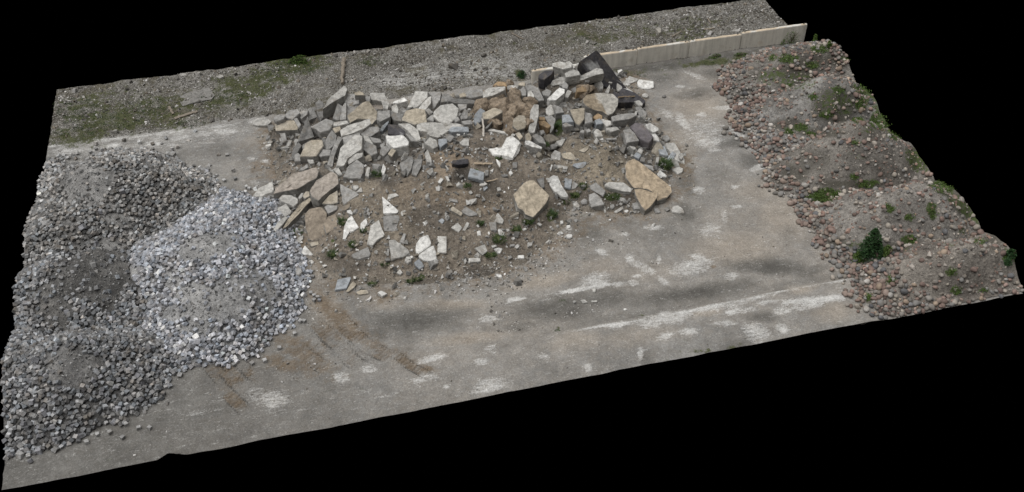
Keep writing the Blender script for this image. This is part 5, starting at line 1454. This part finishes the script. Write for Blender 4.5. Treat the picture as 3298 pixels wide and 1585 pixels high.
shrub(2800, 818, .36, .34, .95, 'tall dark green leafy bush between the two frontmost stone mounds', 2600, .042, M_LEAF, seed=3)
shrub(2762, 835, .22, .2, .3, 'low green weed clump at the left foot of the tall bush', 700, .035, M_LEAF2, 'weed_clump', 4, 'weed')
shrub(2855, 815, .2, .2, .3, 'low brownish green weed clump right of the tall bush', 400, .03, M_LEAF2, 'weed_clump', 5, 'weed')
shrub(3250, 835, .26, .24, .35, 'dark green bush at the right corner of the site', 1000, .04, M_LEAF, seed=6)
shrub(965, 200, .55, .18, .3, 'green weed bush at the back edge of the gravel', 700, .035, M_LEAF2, seed=7)
shrub(1680, 246, .2, .14, .3, 'dark green weed at the left end of the barrier wall', 500, .03, M_LEAF, 'weed_clump', 8, 'weed')
shrub(2624, 132, .1, .1, .3, 'single green sprout at the right end of the barrier wall', 120, .05, M_LEAF2, 'weed_clump', 9, 'weed')
shrub(2671, 152, .14, .1, .3, 'small green sprout on the crest of the farthest mound', 160, .05, M_LEAF2, 'weed_clump', 10, 'weed')
shrub(2548, 140, .45, .12, .62, 'tall sparse yellow green weed growing against the barrier wall', 260, .028, M_LEAF2, 'weed_clump', 11, 'weed')
shrub(2303, 186, .3, .12, .2, 'green weed clump at the foot of the barrier wall, left one', 400, .025, M_LEAF2, 'weed_clump', 12, 'weed')
shrub(2380, 180, .4, .12, .16, 'green weed clump at the foot of the barrier wall, right one', 300, .025, M_LEAF2, 'weed_clump', 13, 'weed')
TUFTS = [(1105,718,.14,.2,'beside the pale angular slab on the left slope'),(1071,822,.16,.18,'in front of the brown slab below the hollow'),(1138,790,.15,.16,'left of the kite shaped pale slab'),(1211,562,.2,.14,'in front of the large grey polygonal slab'),
 (956,752,.2,.12,'inside the hollow under the long narrow slab'),(1345,898,.16,.14,'at the front foot of the heap below the broken disc'),(1200,916,.14,.12,'right of the smooth square plate in front'),(1171,745,.1,.12,'left of the tall kite slab, higher up'),
 (1609,774,.24,.18,'biggest in the lower middle of the rubble slope'),(1700,716,.18,.18,'just below the large sandy slab'),(1547,722,.1,.14,'above the rectangular paving stone'),(1776,695,.18,.22,'right of the large flat sandy slab'),
 (1507,600,.14,.1,'under the blue grey square block'),(1663,738,.16,.12,'in the debris left of the lone white cube'),(1852,629,.16,.14,'below the whitish elongated boulder'),(1878,600,.14,.16,'right of the broken grey plates'),(1580,822,.2,.12,'below the biggest tuft'),
 (1972,634,.3,.12,'left of the overlapping tan boulder'),(1820,652,.16,.1,'under the tip of the whitish elongated boulder'),(1798,404,.16,.12,'deep in the trench of the ridge, upper one'),(1754,468,.18,.1,'deep in the trench of the ridge, lower one'),
 (1605,510,.12,.08,'under the jagged white slab'),(2143,535,.24,.3,'long bladed, at the right edge of the rubble'),(1240,852,.14,.1,'behind the pale wedge slab'),(1323,907,.12,.1,'yellowish, at the very front of the heap'),(1795,1066,.08,.05,'tiny, on the front joint of the yard'),(1812,972,.14,.05,'flat, on the dark yard strip')]
for i, (u, v, r, h, w) in enumerate(TUFTS):
    p = hit(u, v); V, F = tuft_mesh('grass_tuft', r*.85, h, int(40+r*450), 40+i)
    o = link('grass_tuft', newmesh('grass_tuft', V, F, M_GRASS), None, (p[0], p[1], p[2])); props(o, f'green grass tuft {w}', 'grass tuft', 'grass tufts')
# ground cover: weeds and moss growing on the mounds and the gravel
def cover():
    rng = np.random.default_rng(19); V = []; F = []
    def add(u, v, n, ru, rv, ls, hgt=.05):
        for _ in range(n):
            a = rng.uniform(0, 6.28); q = math.sqrt(rng.random()); uu = u+ru*q*math.cos(a); vv = v+rv*q*math.sin(a)
            p = gz(uu, vv, 0); p = hit(uu, vv)
            if not (0 < p[0] < 26.5 and 0 < p[1] < 17): continue
            for _ in range(7):
                c = p+rng.normal(size=3)*np.array([.04, .04, 0])+np.array([0, 0, rng.uniform(0, hgt)])
                nr = rng.normal(size=3)+np.array([0, -.3, 1.2]); nr /= np.linalg.norm(nr); a1 = np.cross(nr, rng.normal(size=3)); a1 /= np.linalg.norm(a1); b1 = np.cross(nr, a1); L = ls*rng.uniform(.6, 1.4)
                k = len(V); V.extend([c-a1*L, c+b1*L*.5, c+a1*L, c-b1*L*.5]); F.append((k, k+1, k+2, k+3))
    for e in GREEN_R:
        if (e[5] if len(e) > 5 else 1) >= .8: add(e[0], e[1], int(e[2]*e[3]*.09)+6, e[2]*.85, e[3]*.85, .022, .07)
    me = newmesh('ground_weeds', V, F, M_LEAF2)
    props(link('ground_weeds', me), 'low green weeds covering parts of the fieldstone mounds', 'weeds', None, 'stuff')
    V.clear(); F.clear()
    for (u, v, ru, rv) in [(330,390,130,34),(240,350,80,34),(480,345,90,30),(720,320,90,34),(930,215,110,20),(870,240,60,20),(620,400,50,14),(240,430,70,20),(1000,225,50,16),(1200,195,50,14),(1900,130,60,18),(2300,205,70,8),(2420,195,60,14),(2050,240,40,8)]:
        add(u, v, int(ru*rv*.04), ru, rv, .018, .03)
    me = newmesh('moss_cover', V, F, M_GRASS)
    props(link('moss_cover', me), 'sparse moss and weeds growing on the gravel strip behind', 'moss', None, 'stuff')
cover()

# ------------------------------------------------------------------ light, world, camera
w = bpy.data.worlds.new('World'); SC.world = w; w.use_nodes = True
bg = w.node_tree.nodes.get('Background'); bg.inputs[0].default_value = (0, 0, 0, 1); bg.inputs[1].default_value = 0
sun = bpy.data.lights.new('sun', 'SUN'); sun.energy = 4.3; sun.angle = math.radians(84); sun.color = (1.0, .985, .965)
so = bpy.data.objects.new('sun', sun); COL.objects.link(so)
d = Vector((.30, -.02, -1.0)); so.rotation_euler = d.to_track_quat('-Z', 'Y').to_euler()
cam = bpy.data.cameras.new('camera'); cam.sensor_width = 36; cam.lens = 36*F_PX/CW; cam.clip_end = 500
co = bpy.data.objects.new('camera', cam); COL.objects.link(co)
M = Matrix.Identity(4)
for i in range(3):
    for j in range(3): M[i][j] = R[i, j]
    M[i][3] = CAM[i]
co.matrix_world = M; SC.camera = co
SC.view_settings.view_transform = 'Standard'; SC.view_settings.look = 'None'; SC.view_settings.gamma = 1; SC.view_settings.exposure = 0
SC.cycles.max_bounces = 4; SC.cycles.diffuse_bounces = 3
